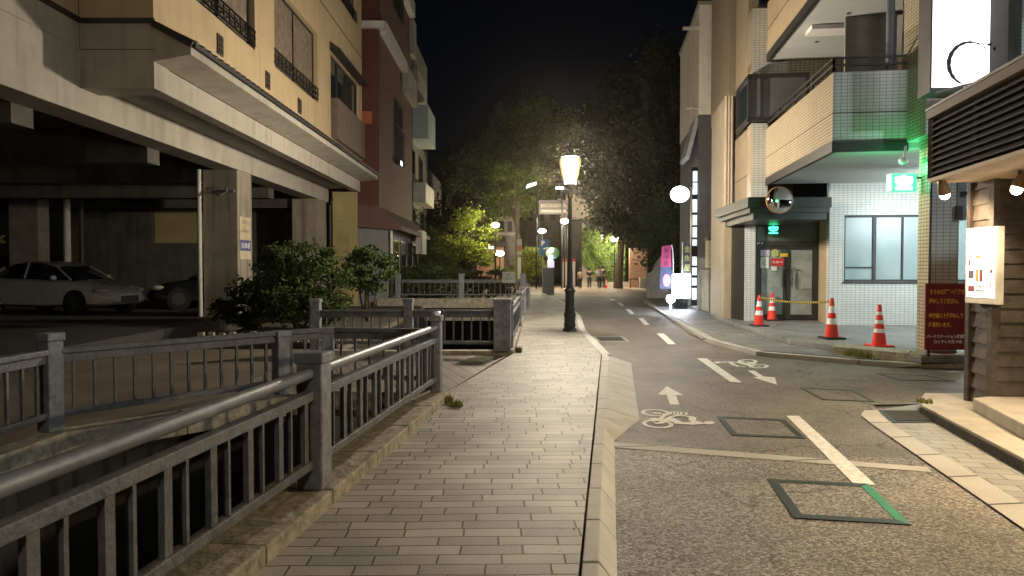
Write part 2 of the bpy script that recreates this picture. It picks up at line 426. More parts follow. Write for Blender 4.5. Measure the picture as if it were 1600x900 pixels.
def tag(o, label, cat, group=None, kind=None):
    if label: o['label'] = label
    if cat: o['category'] = cat
    if group: o['group'] = group
    if kind: o['kind'] = kind
    return o
def thing(name, label, cat, loc=(0, 0, 0), rz=0.0, group=None):
    o = bpy.data.objects.new(name, None)
    o.empty_display_size = 0.3
    C.objects.link(o)
    o.location = loc; o.rotation_euler = (0, 0, rz)
    return tag(o, label, cat, group)
def struct(o):
    o['kind'] = 'structure'
    return o
def children(o):
    return [c for c in bpy.data.objects if c.parent == o]
def dup(root, loc, rz, label, scale=None):
    def cp(o, parent):
        c = o.copy(); C.objects.link(c)
        c.parent = parent
        for ch in children_of.get(o.name, []):
            cp(ch, c)
        return c
    children_of = {}
    for c in bpy.data.objects:
        if c.parent is not None:
            children_of.setdefault(c.parent.name, []).append(c)
    r = cp(root, None)
    r.location = loc; r.rotation_euler = (0, 0, rz); r['label'] = label
    if scale: r.scale = (scale, scale, scale)
    return r
def text(body, m, parent, org, xd, ud, height, width=None, name='lettering', align='LEFT', depth=0.002, bold=0.0):
    cu = bpy.data.curves.new('t', 'FONT'); cu.body = body; cu.size = 1.0; cu.align_x = align
    cu.offset = bold; cu.resolution_u = 3
    to = bpy.data.objects.new('t', cu); C.objects.link(to)
    bpy.context.view_layer.update()
    dg = bpy.context.evaluated_depsgraph_get()
    me = bpy.data.meshes.new_from_object(to.evaluated_get(dg))
    xs = [v.co.x for v in me.vertices]; ys = [v.co.y for v in me.vertices]
    if not xs:
        bpy.data.objects.remove(to); return None
    x0, x1, y0, y1 = min(xs), max(xs), min(ys), max(ys)
    sy = height / max(y1 - y0, 0.3); sx = sy if width is None else width / (x1 - x0)
    xd = Vector(xd).normalized(); ud = Vector(ud).normalized(); nd = xd.cross(ud)
    mb = MB()
    off = 0 if align == 'LEFT' else -(x1 - x0) / 2
    V = [Vector(org) + xd * ((v.co.x - x0 + off) * sx) + ud * ((v.co.y - y0) * sy) + nd * depth for v in me.vertices]
    mb.add(V, [list(p.vertices) for p in me.polygons])
    bpy.data.objects.remove(to); bpy.data.curves.remove(cu); bpy.data.meshes.remove(me)
    return mb.build(name, m, parent, fix=False)
def holes_wall(mb, p, q, th, z0, z1, holes, mi=0):
    """wall p->q with rectangular openings (s0,s1,h0,h1) measured along it"""
    p = Vector(p[:2]); q = Vector(q[:2]); Ln = (q - p).length; d = (q - p) / Ln
    cuts = sorted({0.0, Ln} | {h[0] for h in holes} | {h[1] for h in holes})
    cuts = [c for c in cuts if 0 <= c <= Ln]
    for a, b in zip(cuts, cuts[1:]):
        mid = (a + b) / 2
        hs_ = sorted([(h[2], h[3]) for h in holes if h[0] < mid < h[1]])
        z = z0
        for h0, h1 in hs_:
            if h0 > z: mb.wall(p + d * a, p + d * b, th, z, h0, mi)
            z = h1
        if z < z1: mb.wall(p + d * a, p + d * b, th, z, z1, mi)
    return mb
def flat(poly, z, name, m):
    return MB().add([(p[0], p[1], z) for p in poly], [list(range(len(poly)))]).build(name, m)

# ================================================================= SETTING: ground, canal, road
def xe(Y):   # canal's near side (fence line)
    return -1.797 + 0.117 * Y if Y < 10 else (-0.15 + (Y - 12.5) * 0.0414 if Y > 12.4 else -0.15 - (12.5 - Y) * 0.19)
def xw(Y):
    return -4.25 if Y < 6 else (-3.35 if Y > 8.5 else -4.25 + (Y - 6) * 0.36)
EXT = 130
Ys = [-14, 0, 6, 8.1, 8.9, 12.4, 12.7, 27]
g = MB()
g.quad((-EXT, -EXT, -0.14), (EXT, -EXT, -0.14), (EXT, -14, -0.14), (-EXT, -14, -0.14))
for a, b in zip(Ys, Ys[1:]):
    g.quad((-EXT, a, -0.14), (xw(a), a, -0.14), (xw(b), b, -0.14), (-EXT, b, -0.14))
    g.quad((xe(a) - 0.05, a, -0.14), (EXT, a, -0.14), (EXT, b, -0.14), (xe(b) - 0.05, b, -0.14))
g.quad((-EXT, 27, -0.14), (EXT, 27, -0.14), (EXT, EXT, -0.14), (-EXT, EXT, -0.14))
struct(g.build('ground', M_GROUND))
w = MB().quad((-6, -14, -1.9), (2, -14, -1.9), (2, 27.2, -1.9), (-6, 27.2, -1.9))
struct(w.build('canal_water', M_WATER))
M_CWALL = brickmat('canal_block', (0.02, 0.02, 0.014), (0.013, 0.013, 0.01), (0.01, 0.01, 0.008), 0.55, 0.3, 0.02, rough=0.9, bump=1.0)
cw = MB()
for a, b in zip(Ys, Ys[1:]):
    cw.wall((xe(a) - 0.05, a), (xe(b) - 0.05, b), -0.3, -2.0, -0.142)
    cw.wall((xw(a), a), (xw(b), b), 0.3, -2.0, -0.142)
cw.wall((xw(27), 27.0), (xe(27), 27.0), 0.3, -0.35, 0.0); cw.wall((-6, 33.0), (2, 33.0), 0.3, -2.0, -0.142)
struct(cw.build('canal_retaining_wall', M_CWALL))

# left bank slab and parking-lot floor
bank = MB()
pl = [(xw(y), y) for y in (-14, 0, 6, 8.1, 8.9, 12.4, 27)]
bank.prism([(-30, -14)] + pl + [(-4.0, 60), (-30, 60)], -0.139, 0.0)
struct(bank.build('bank_pavement', M_LOTG))
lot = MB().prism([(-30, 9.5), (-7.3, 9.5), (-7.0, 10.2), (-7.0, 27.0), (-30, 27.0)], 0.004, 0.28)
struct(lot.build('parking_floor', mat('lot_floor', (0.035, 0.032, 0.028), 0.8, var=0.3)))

# sidewalk (walkway)
def xk(Y):   # left edge of kerb
    return -0.15 + 0.139 * Y
left = [(xe(y) + 0.12, y) for y in (-14, 8.05)]
sw_poly = [(xk(-14), -14), (xk(12.3), 12.3), gp(905, 514), gp(899, 492), gp(880, 474), gp(858, 462), gp(846, 455), gp(842, 452)]
sw_poly += [gp(824, 452), (0.62, 27.6), (0.05, 12.55), (-0.86, 8.2)] + [(xe(8.05) + 0.1, 8.05), (xe(-14) + 0.1, -14)]
sw = MB().prism(sw_poly, -0.139, 0.0)
struct(sw.build('sidewalk', M_PAVER))
# kerb: high strip with sloped face, then the wide lowered block, then flush edge
kb = MB()
def kerb_seg(a, b, wa, wb, za=-0.002, ta=0.08, tb=0.08):
    n_ = max(1, int(round((b - a) / 0.6)))
    for k in range(n_):
        t0, t1 = k / n_, (k + 1) / n_
        ya, yb = a + (b - a) * t0 + 0.007, a + (b - a) * t1 - 0.007
        w0_, w1_ = wa + (wb - wa) * t0, wa + (wb - wa) * t1
        tt0, tt1 = ta + (tb - ta) * t0, ta + (tb - ta) * t1
        dz = rnd.uniform(-0.003, 0.003); dx = rnd.uniform(-0.003, 0.003)
        x0, x1 = xk(ya) + 0.014 + dx, xk(yb) + 0.014 + dx
        v = [(x0, ya, -0.137), (x0, ya, za + dz), (x0 + tt0, ya, za + dz), (x0 + tt0 + w0_, ya, -0.124), (x0 + tt0 + w0_, ya, -0.137),
             (x1, yb, -0.137), (x1, yb, za + dz), (x1 + tt1, yb, za + dz), (x1 + tt1 + w1_, yb, -0.124), (x1 + tt1 + w1_, yb, -0.137)]
        kb.add(v, [[0, 1, 6, 5], [1, 2, 7, 6], [2, 3, 8, 7], [3, 4, 9, 8], [0, 5, 9, 4], [4, 3, 2, 1, 0], [5, 6, 7, 8, 9]])
kerb_seg(-14, 6.6, 0.085, 0.10, ta=0.08, tb=0.085)
kerb_seg(6.6, 7.55, 0.10, 0.36, ta=0.085, tb=0.11)
kerb_seg(7.55, 12.1, 0.36, 0.40, ta=0.11, tb=0.12)
kerb_seg(12.1, 12.45, 0.40, 0.06, ta=0.12, tb=0.08)
for (a, b) in ((gp(940, 552), gp(905, 514)), (gp(905, 514), gp(899, 492)), (gp(899, 492), gp(880, 474)), (gp(880, 474), gp(858, 462))):
    kb.wall(a, b, -0.16, -0.137, -0.02)
struct(kb.build('kerb', mat('kerb_concrete', (0.56, 0.55, 0.53), 0.75, var=0.16, scale=4, bump=0.25, bscale=70), bevel=0.006))
# road sheets
zr = -0.12
road_far = [gp(955, 692, zr), gp(1452, 732, zr), gp(1395, 690, zr), gp(1345, 646, zr), gp(1440, 628, zr), (5.4, 8.3), (14, 9.2), (14, 11.0), gp(1440, 575, zr), gp(1200, 549, zr),
            gp(1118, 530, zr), gp(1060, 498, zr), gp(1012, 470, zr), gp(985, 461, zr), (13, 56), (30, 62), (40, 75), (-30, 75), (-30, 58), gp(838, 455, zr), gp(855, 463, zr), gp(878, 475, zr), gp(897, 493, zr), gp(903, 515, zr), gp(938, 555, zr), gp(930, 692, zr)]
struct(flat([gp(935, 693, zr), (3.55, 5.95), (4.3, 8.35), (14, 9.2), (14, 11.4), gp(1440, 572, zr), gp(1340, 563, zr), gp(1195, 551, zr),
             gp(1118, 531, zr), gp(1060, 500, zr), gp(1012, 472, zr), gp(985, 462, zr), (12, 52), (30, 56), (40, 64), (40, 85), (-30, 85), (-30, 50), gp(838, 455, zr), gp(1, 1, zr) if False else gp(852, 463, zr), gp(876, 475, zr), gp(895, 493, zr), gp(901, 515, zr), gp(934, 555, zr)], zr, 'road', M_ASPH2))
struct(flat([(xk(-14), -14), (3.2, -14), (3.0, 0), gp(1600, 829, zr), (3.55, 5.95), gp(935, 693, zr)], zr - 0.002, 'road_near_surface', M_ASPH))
struct(flat([gp(840, 453, zr), gp(905, 463.5, zr), gp(1008, 463.5, zr), (14, 46), (30, 56), (40, 63), (40, 100), (-30, 100), (-30, 52)], zr + 0.004, 'lamplit_ground', mat('lamplit_ground', (0.36, 0.29, 0.21), 0.7, var=0.25, scale=0.7)))  # lighter, warmer sheet: lamplight on the far road put into the colour
# concrete strip across the road
st = MB()
a, b, c, d = gp(957, 691, zr), gp(1448, 730, zr), gp(1457, 738, zr), gp(955, 699, zr)
st.quad((*a, zr + 0.002), (*b, zr + 0.002), (*c, zr + 0.002), (*d, zr + 0.002))
struct(st.build('road_concrete_strip', M_KERB))

# right near sidewalk: flush border and pavers
o1 = [gp(1350, 643, zr), gp(1345, 650, zr), gp(1362, 664, zr), gp(1600, 829, zr), (2.75, 1.0), (2.2, -14)]
i1 = [(1.75, 0)]
bd = MB()
inner = [gp(1378, 640, zr), gp(1376, 650, zr), gp(1392, 664, zr), (gp(1600, 829, zr)[0] + 0.26, gp(1600, 829, zr)[1]), (3.02, 1.0), (2.47, -14)]
for k in range(len(o1) - 1):
    bd.quad((*o1[k], zr + 0.012), (*o1[k + 1], zr + 0.012), (*inner[k + 1], zr + 0.012), (*inner[k], zr + 0.012))
struct(bd.build('sidewalk_border', M_KERB))
struct(flat(inner + [(8, -14), (8, 7.3), (4.3, 7.5), gp(1440, 632, zr)], zr + 0.008, 'sidewalk_right_pavers', M_PAVER2))
# platform in front of the wooden shop
pf = MB().prism([(4.53, 7.75), (4.07, 5.59), (3.43, 2.6), (3.2, -4), (9, -4), (9, 8.5), (5.0, 8.5), (4.66, 8.0)], -0.115, -0.005)
struct(pf.build('shop_platform', M_CONC, bevel=0.008))
pm = MB()
for a, b in (((4.53, 7.75), (4.07, 5.59)), ((4.07, 5.59), (3.43, 2.6))):
    pm.wall(a, b, -0.012, -0.113, -0.03)
struct(pm.build('shop_platform_kerb_face', mat('mossy_kerb', (0.05, 0.04, 0.025), 0.95, var=0.6, scale=9, bump=0.8, bscale=30)))
stp = MB().prism([(4.90, 7.45), (4.53, 6.23), (3.85, 2.6), (9, 2.6), (9, 7.53), (5.1, 7.53)], -0.004, 0.13)
struct(stp.build('shop_step', M_CONC, bevel=0.012))

# far-right sidewalk and forecourt of the tiled building
zs = -0.03
sr = MB().prism([gp(1012, 470, zs), gp(1060, 498, zs), gp(1118, 529, zs), gp(1195, 548, zs), gp(1345, 560, zs), (14, 11.6), (14, 36), (12, 52), gp(985, 459, zs)], -0.138, zs)
struct(sr.build('sidewalk_far_right', M_PLAZA))
fc = MB().prism([gp(1150, 505, 0.08), gp(1235, 530, 0.08), gp(1440, 557, 0.08), (7.6, 11.4), (13.9, 11.9), (13.9, 22), (6.2, 22)], zs + 0.002, 0.08)
struct(fc.build('forecourt', M_PLAZA, bevel=0.01))
# kerb stones along right sidewalk
kr = MB()
pts = [gp(1012, 470, zs), gp(1060, 498, zs), gp(1118, 529, zs), gp(1195, 548, zs), gp(1345, 560, zs), gp(1440, 566, zs)]
for a, b in zip(pts, pts[1:]):
    kr.wall(a, b, -0.18, -0.137, zs - 0.012)
struct(kr.build('kerb_far_right', M_KERB))
pk = MB().prism([gp(1300, 548, 0.02), gp(1440, 562, 0.02), (10.5, 11.3), (10.5, 11.55), gp(1440, 556, 0.02), gp(1310, 543, 0.02)], -0.137, 0.1)
struct(pk.build('planting_kerb', M_STONE))

# ---------------------------------------------------------------- markings
def mark(pxpoly, name='road_marking', lift=0.004):
    return struct(flat([gp(x, y, zr) for x, y in pxpoly], zr + lift, name, M_PAINT))
mark([(1229, 650), (1248, 650), (1368, 758), (1334, 757)], 'lane_dash')
mark([(1089, 560), (1104, 560), (1159, 598), (1141, 597)], 'lane_dash')
mark([(1026, 521), (1037, 521), (1056, 538), (1044, 538)], 'lane_dash')
mark([(997, 497), (1005, 497), (1015, 508), (1007, 508)], 'lane_dash')
mark([(977, 483), (984, 483), (992, 491), (985, 491)], 'lane_dash')
mark([(964, 473), (970, 473), (976, 478), (970, 478)], 'lane_dash')
mark([(952, 467), (958, 467), (962, 470), (956, 470)], 'lane_dash')
mark([(1042, 603.5), (1067, 618), (1056, 617.5), (1061.5, 632.5), (1047, 632.5), (1041.3, 617), (1027.5, 617)], 'arrow_marking')
mark([(1168.5, 579.5), (1179, 579.5), (1193, 588.5), (1210.5, 590), (1214.2, 601.5), (1175.5, 589.6), (1184, 589.8)], 'arrow_marking')
def strokes(lists, width, name):
    mb = MB()
    z = zr + 0.004
    for k, (pts, wd) in enumerate(lists):
        P = [Vector(gp(x, y, zr)) for x, y in pts]
        w_ = wd or width
        n = len(P)
        Lf, Rt = [], []
        for i in range(n):
            d = (P[min(i + 1, n - 1)] - P[max(i - 1, 0)]).normalized(); nn = Vector((-d.y, d.x)) * w_ / 2
            Lf.append(P[i] + nn); Rt.append(P[i] - nn)
        zz = z + 0.0004 * k
        for i in range(n - 1):
            mb.quad((*Lf[i], zz), (*Lf[i + 1], zz), (*Rt[i + 1], zz), (*Rt[i], zz))
    return struct(mb.build(name, M_PAINT, fix=False))
def ell(cx, cy, rx, ry, n=28, tilt=0.0):
    return [(cx + rx * math.cos(2 * math.pi * i / n), cy + ry * math.sin(2 * math.pi * i / n) + tilt * math.cos(2 * math.pi * i / n)) for i in range(n + 1)]
def z7(pts): return [(980 + x / 5.62, 540 + y / 5.62) for x, y in pts]
strokes([(ell(1024.3, 645.2, 20.0, 4.8, tilt=1.0), 0.045), (ell(1027.7, 662.9, 21.5, 5.6, tilt=1.2), 0.045),
         (z7([(225, 595), (300, 600)]), 0.07), (z7([(300, 650), (240, 640), (210, 648)]), 0.05),
         (z7([(340, 600), (300, 640), (330, 655), (400, 625), (460, 612)]), 0.05),
         (z7([(385, 585), (380, 606), (520, 612), (520, 590), (395, 583)]), 0.03), (z7([(415, 585), (412, 608)]), 0.02), (z7([(445, 586), (442, 608)]), 0.02), (z7([(475, 587), (472, 608)]), 0.02),
         (z7([(200, 648), (300, 662), (390, 650), (455, 686), (560, 690), (665, 682)]), 0.11),
         (z7([(240, 688), (300, 684), (330, 665), (405, 668), (450, 680)]), 0.07),
         (z7([(550, 628), (575, 640), (570, 662), (610, 682)]), 0.08),
         (z7([(400, 625), (470, 620), (555, 628)]), 0.04), (z7([(270, 655), (215, 672)]), 0.05)], 0.05, 'bicycle_marking')
strokes([(ell(1168, 565.0, 13, 2.9), 0.06), (ell(1185.5, 572.4, 13, 2.7), 0.06),
         (z7([(820, 148), (900, 145), (990, 152), (1050, 168), (1110, 185)]), 0.10), (z7([(900, 147), (930, 168), (980, 186), (1040, 188)]), 0.07),
         (z7([(990, 152), (1030, 140), (1080, 150), (1110, 165)]), 0.06), (z7([(1000, 165), (1060, 172), (1090, 150)]), 0.06),
         (z7([(1030, 160), (1100, 148), (1130, 160)]), 0.06), (z7([(1120, 182), (1170, 184)]), 0.06)], 0.05, 'bicycle_marking')
def disc_mark(cx, cy, rx, ry):
    mark(ell(cx, cy, rx, ry, 16)[:-1], 'bicycle_marking', 0.0045)
disc_mark(980 + 720 / 5.62, 540 + 680 / 5.62, 8.6, 2.6)
disc_mark(980 + 795 / 5.62, 540 + 149 / 5.62, 5.4, 1.4)

M_COVER = mat('cover_iron', (0.035, 0.045, 0.04), 0.5, metal=0.3, var=0.4)
M_COVG = mat('cover_green_rim', (0.03, 0.26, 0.13), 0.5, var=0.3)
def cover(px, label, m=M_COVER, wd=0.07, green=False):
    P = [Vector(gp(x, y, zr)) for x, y in px]
    root = thing('utility_cover', label, 'utility cover', ((P[0].x + P[2].x) / 2, (P[0].y + P[2].y) / 2, zr), group='inlaid utility covers in the road')
    cen = sum(P, Vector((0, 0))) / 4
    for k in range(4):
        a, b = P[k], P[(k + 1) % 4]
        ai = a + (cen - a).normalized() * wd * 1.4; bi = b + (cen - b).normalized() * wd * 1.4
        w_ = wd
        MB().prism([a, b, bi, ai], zr + 0.0005, zr + 0.006).build('rim', M_COVG if (green and k in (1,)) else m, root)
    q = [p + (cen - p).normalized() * wd * 1.4 for p in P]
    MB().prism(q, zr + 0.0005, zr + 0.003).build('inlay', M_ASPH if green else M_ASPH2, root)
    return root
cover([(1120, 651), (1226, 656), (1259, 686), (1143, 681)], 'dark rimmed cover beside the bicycle marking, left of the white lane dash')
cover([(1199, 749), (1356, 757), (1424, 821), (1240, 810)], 'large cover nearest the camera with a green painted right rim', green=True, wd=0.075)
cover([(1250, 606), (1334, 610), (1366, 628), (1284, 625)], 'thin rimmed cover in the middle of the side road', wd=0.05)
cover([(1370, 584), (1450, 587), (1492, 596), (1405, 594)], 'faint cover farthest away, in front of the maroon sign', wd=0.04)
def grate(px, label, z, name='drain_grate', n=9, frame=M_KERB, bars=M_COVER):
    P = [Vector(gp(x, y, z)) for x, y in px]
    root = thing(name, label, 'drain grate', (P[0].x, P[0].y, z), group='drain grates')
    cen = sum(P, Vector((0, 0))) / 4
    MB().prism(P, z + 0.001, z + 0.006).build('frame', frame, root)
    q = [p + (cen - p) * 0.22 for p in P]
    MB().prism(q, z + 0.0062, z + 0.009).build('grid', bars, root)
    gb = MB()
    for i in range(n):
        t = (i + 0.5) / n
        a = q[0].lerp(q[1], t); b = q[3].lerp(q[2], t)
        gb.bar((*a, z + 0.013), (*b, z + 0.013), 0.012, 0.008)
    gb.build('slat', M_CONCD, root)
    return root
grate([(924, 526), (974, 526), (985, 534), (933, 534)], 'concrete framed drain grate by the kerb near the street lamp', zr)
grate([(1080, 524), (1118, 526), (1128, 531), (1092, 529)], 'dark drain grate in the gutter before the glass entrance', zr, frame=M_COVER)
grate([(1372, 641), (1440, 642), (1472, 660), (1395, 661)], 'slotted drain grate at the corner before the wooden shop', zr + 0.011, frame=M_COVER, n=14)

# ================================================================= FENCES AND COPING
def coping(pts, w_, z0, z1, label):
    cp = MB()
    for a, b in zip(pts, pts[1:]):
        n = max(1, int((Vector(b) - Vector(a)).length / 0.9))
        for i in range(n):
            p = Vector(a).lerp(Vector(b), i / n); q = Vector(a).lerp(Vector(b), (i + 1) / n)
            d = (q - p).normalized() * 0.004
            r1, r2 = rnd.uniform(-0.008, 0.008), rnd.uniform(-0.006, 0.006)
            cp.wall(p + d, q - d, w_ + r1, z0, z1 + r2)
    return tag(cp.build('stone_coping', M_STONE, bevel=0.012), label, 'coping')
coping([(xe(-12) + 0.14, -12), (xe(8.1) + 0.14, 8.1)], 0.36, -0.14, 0.10, 'rough stone coping under the nearest railing')
coping([(0.62, 27.3), (0.02, 12.42)], -0.36, -0.14, 0.06, 'stone coping edging the walkway beyond the footbridge')
coping([(-0.34, 12.36), (-3.5, 12.36)], -0.24, -0.14, 0.05, 'stone coping along the far side of the footbridge')
coping([(-0.95, 8.17), (-2.2, 8.38), (-2.65, 7.93), (-4.1, 6.2), (-4.2, -8)], 0.22, -0.14, 0.08, 'stone coping curving along the far bank')

def fence(posts, z0, label, style, pitch, post_w=0.15, tall=None, group=None, pmat=M_FPOST, double=False, post_h=0.87):
    hts = post_h if hasattr(post_h, '__len__') else [post_h] * len(posts)
    root = thing('railing', label, 'railing', (posts[0][0], posts[0][1], z0), group='grey railings along the canal')
    for k, p in enumerate(posts):
        d = Vector(posts[min(k + 1, len(posts) - 1)]) - Vector(posts[max(k - 1, 0)])
        ang = math.atan2(d.y, d.x)
        pw = post_w[k] if hasattr(post_w, '__len__') else post_w
        def rot(x, y): return (p[0] + x * math.cos(ang) - y * math.sin(ang), p[1] + x * math.sin(ang) + y * math.cos(ang))
        h = pw / 2; post_h = hts[k]
        mb = MB().prism([rot(-h, -h), rot(h, -h), rot(h, h), rot(-h, h)], z0, z0 + post_h - 0.07)
        po = mb.build('post', pmat, root, bevel=0.012)
        h2 = h + 0.012
        MB().prism([rot(-h2, -h2), rot(h2, -h2), rot(h2, h2), rot(-h2, h2)], z0 + post_h - 0.069, z0 + post_h).build('post_cap', pmat, po, bevel=0.012)
    for k in range(len(posts) - 1):
        a = Vector(posts[k]); b = Vector(posts[k + 1]); L_ = (b - a).length; d = (b - a) / L_
        nrm = Vector((-d.y, d.x))
        pa = (post_w[k] if hasattr(post_w, '__len__') else post_w) / 2; pb = (post_w[k + 1] if hasattr(post_w, '__len__') else post_w) / 2
        a2 = a + d * (pa + 0.002); b2 = b - d * (pb + 0.002)
        def P3(s, z, o=0.0):
            q = a + d * s + nrm * o
            return (q.x, q.y, z)
        s0, s1 = pa + 0.002, L_ - pb - 0.002
        if style == 'tube':
            MB().tube([P3(s0, z0 + 0.74), P3(s1, z0 + 0.74)], 0.036, 14).build('handrail', M_TUBE, root, smooth=True)
            MB().bar(P3(s0, z0 + 0.60), P3(s1, z0 + 0.60), 0.07, 0.06).build('mid_rail', M_FENCE, root, bevel=0.006)
            MB().bar(P3(s0, z0 + 0.165), P3(s1, z0 + 0.165), 0.06, 0.055).build('bottom_rail', M_FENCE, root, bevel=0.006)
            zt, zb = z0 + 0.569, z0 + 0.193
        else:
            MB().bar(P3(s0, z0 + 0.695), P3(s1, z0 + 0.695), 0.11, 0.05).build('handrail', M_FENCE, root, bevel=0.01)
            MB().bar(P3(s0, z0 + 0.63), P3(s1, z0 + 0.63), 0.05, 0.075).build('mid_rail', M_FENCE, root, bevel=0.006)
            MB().bar(P3(s0, z0 + 0.14), P3(s1, z0 + 0.14), 0.06, 0.055).build('bottom_rail', M_FENCE, root, bevel=0.006)
            zt, zb = z0 + 0.592, z0 + 0.168
        n = int((s1 - s0 - 0.08) / pitch)
        st0 = s0 + ((s1 - s0) - (n) * pitch) / 2
        first = None
        for i in range(n + 1):
            s = st0 + i * pitch
            def slat(s, wd, th, name):
                q = a + d * s
                c_, s_ = d, nrm
                pts = [q - d * wd / 2 - nrm * th / 2, q + d * wd / 2 - nrm * th / 2, q + d * wd / 2 + nrm * th / 2, q - d * wd / 2 + nrm * th / 2]
                MB().prism(pts, zb, zt).build(name, M_FENCE, root)
            if double:
                slat(s, 0.055, 0.03, 'baluster')
                if s + 0.14 < s1 - 0.05: slat(s + 0.14, 0.022, 0.03, 'baluster')
            else:
                slat(s, 0.026, 0.026, 'baluster')
    return root
fence([(xe(1.0), 1.0), (xe(4.5), 4.5), (xe(8.0), 8.0)], 0.10, 'nearest grey railing with a round handrail along the brick walkway', 'tube', 0.357, post_w=[0.17, 0.17, 0.12], double=True)
fence([(-1.0, 8.22), (-2.2, 8.38), (-2.62, 7.95), (-4.05, 6.15), (-4.1, 3.0)], 0.08, 'railing curving away left along the far bank and near side of the footbridge', 'flat', 0.175, post_h=[0.72, 0.72, 0.72, 0.86, 0.86])
fence([(-0.17, 12.45), (-1.84, 12.5), (-3.49, 12.5)], 0.05, 'railing seen front on along the far side of the footbridge', 'flat', 0.16, post_w=[0.30, 0.16, 0.17], post_h=0.92)
fence([(-0.02, 12.78), (0.18, 17.6), (0.38, 22.4), (0.60, 27.2)], 0.06, 'railing leading away up the walkway behind the corner post', 'tube', 0.2, post_w=[0.09, 0.12, 0.12, 0.16])
M_DBASE = MB().box(-5.2, 0.5, 27.05, 27.35, -0.5, 0.36)
tag(M_DBASE.build('stone_wall', M_STONE, bevel=0.02), 'low stone wall under the farthest railing', 'wall')
fence([(0.42, 27.2), (-1.95, 27.2), (-4.4, 27.2)], 0.365, 'farthest railing on a low wall in front of the dark trees', 'flat', 0.21, post_w=0.2, post_h=0.95)
cap = tag(MB().lathe((xe(8.0), 8.0, 0.972), [(0.045, 0), (0.047, 0.03), (0.03, 0.045), (0.0, 0.05)], 14).build('reflector', mat('reflector_white', (0.75, 0.82, 0.9), 0.2, metal=0.3, bump=0)), 'small pale reflector cap on the end post of the nearest railing', 'reflector')
# footbridge
br = MB().prism([(-0.86, 8.32), (0.02, 12.3), (-0.34, 12.1), (-3.5, 12.1), (-3.45, 8.9), (-2.85, 8.15), (-2.2, 8.6)], -0.12, 0.004)
bo = MB().prism([(-0.84, 8.30), (-0.10, 12.10), (-3.5, 12.1), (-3.5, 8.9), (-2.95, 8.05), (-2.3, 8.58)], -0.3, 0.006)
tag(bo.build('footbridge', M_BRIDGE), 'short footbridge deck across the canal between two railings', 'footbridge')
# notice on railing
r = thing('notice_board', 'small white notice board fixed on the railing of the walkway', 'notice', (X(795, 15.5), 15.5, 0.8))
yy = 15.4
MB().box(X(785, yy), X(805, yy), yy, yy + 0.012, Z(442, yy), Z(424.5, yy)).build('plate', M_WHITE, r)
MB().bar((X(795, yy), yy + 0.03, 0.5), (X(795, yy), yy + 0.03, 1.2), 0.03, 0.02).build('stem', M_FENCE, r)
text('ご注意ください', M_BLACK, r, (X(788, yy), yy - 0.001, Z(437, yy)), (1, 0, 0), (0, 0, 1), 0.05, X(802, yy) - X(788, yy))
text('▲', M_BLACK, r, (X(793, yy), yy - 0.001, Z(430, yy)), (1, 0, 0), (0, 0, 1), 0.04)

# ================================================================= LEFT APARTMENT BUILDING
AP = thing('apartment_building', 'cream apartment block raised on concrete pillars over a car park', 'building', (-7.0, 18.0, 0))
bm_ = MB().box(-7.6, -7.0, 3.0, 27.0, 4.03, 5.06)
bm_.build('beam', M_CONC, AP, bevel=0.01)
MB().box(-7.3, -7.004, 3.0, 11.5, 5.064, 5.47).build('upper_band', M_CONC, AP)
MB().box(-7.0, -6.97, 3.0, 11.48, 5.47, 5.56).build('ledge', M_DARKTR, AP)
MB().box(-6.97, -5.77, 11.44, 11.5, 5.47, 5.54).build('ledge', M_DARKTR, AP)
MB().box(-7.6, -7.01, 3.0, 11.5, 5.562, 14).build('rear_wall', M_YWALL, AP)
# overhanging storey end face
eb = MB()
eb.box(-6.998, -5.8, 11.5, 12.0, 4.43, 5.045)
eb.box(-6.998, -5.8, 11.502, 12.0, 5.06, 5.468)
eb.build('end_panel', M_CONC, AP)
MB().box(-6.98, -5.82, 11.51, 11.9, 5.045, 5.06).build('panel_joint', M_DARKTR, AP)
MB().box(-6.05, -5.8, 12.0, 27.0, 4.43, 4.85).build('fascia', M_CONC, AP, bevel=0.01)
MB().box(-6.998, -6.05, 12.0, 27.0, 4.55, 4.75).build('soffit_slab', M_CONCG, AP)
ev = MB()
ev.add([(-5.8, 11.5, 4.86), (-5.2, 11.5, 4.97), (-5.2, 11.5, 5.10), (-5.8, 11.5, 5.40), (-5.8, 27.4, 4.86), (-5.2, 27.4, 4.97), (-5.2, 27.4, 5.10), (-5.8, 27.4, 5.40)],
       [[0, 1, 2, 3], [7, 6, 5, 4], [0, 4, 5, 1], [1, 5, 6, 2], [2, 6, 7, 3], [3, 7, 4, 0]])
eave = ev.build('eave', M_CONC, AP)
rt = MB()
nroll = 62
for i in range(nroll):
    y = 11.56 + i * (27.4 - 11.56) / nroll
    rt.tube([(-5.13, y, 5.13), (-5.5, y, 5.31), (-5.79, y, 5.46)], 0.062, 8)
rt.build('roof_tiles', M_TILE_R, eave, smooth=True)
MB().add([(-5.16, 11.5, 5.09), (-5.16, 27.4, 5.09), (-5.79, 27.4, 5.42), (-5.79, 11.5, 5.42)], [[0, 1, 2, 3]]).build('tile_bed', M_TILE_R, eave)
MB().bar((-5.145, 11.5, 5.12), (-5.145, 27.4, 5.12), 0.05, 0.07).build('eave_tile_edge', M_TILE_R, eave)
MB().bar((-5.16, 11.49, 5.12), (-5.8, 11.49, 5.46), 0.10, 0.10).build('verge_tile', M_TILE_R, eave)
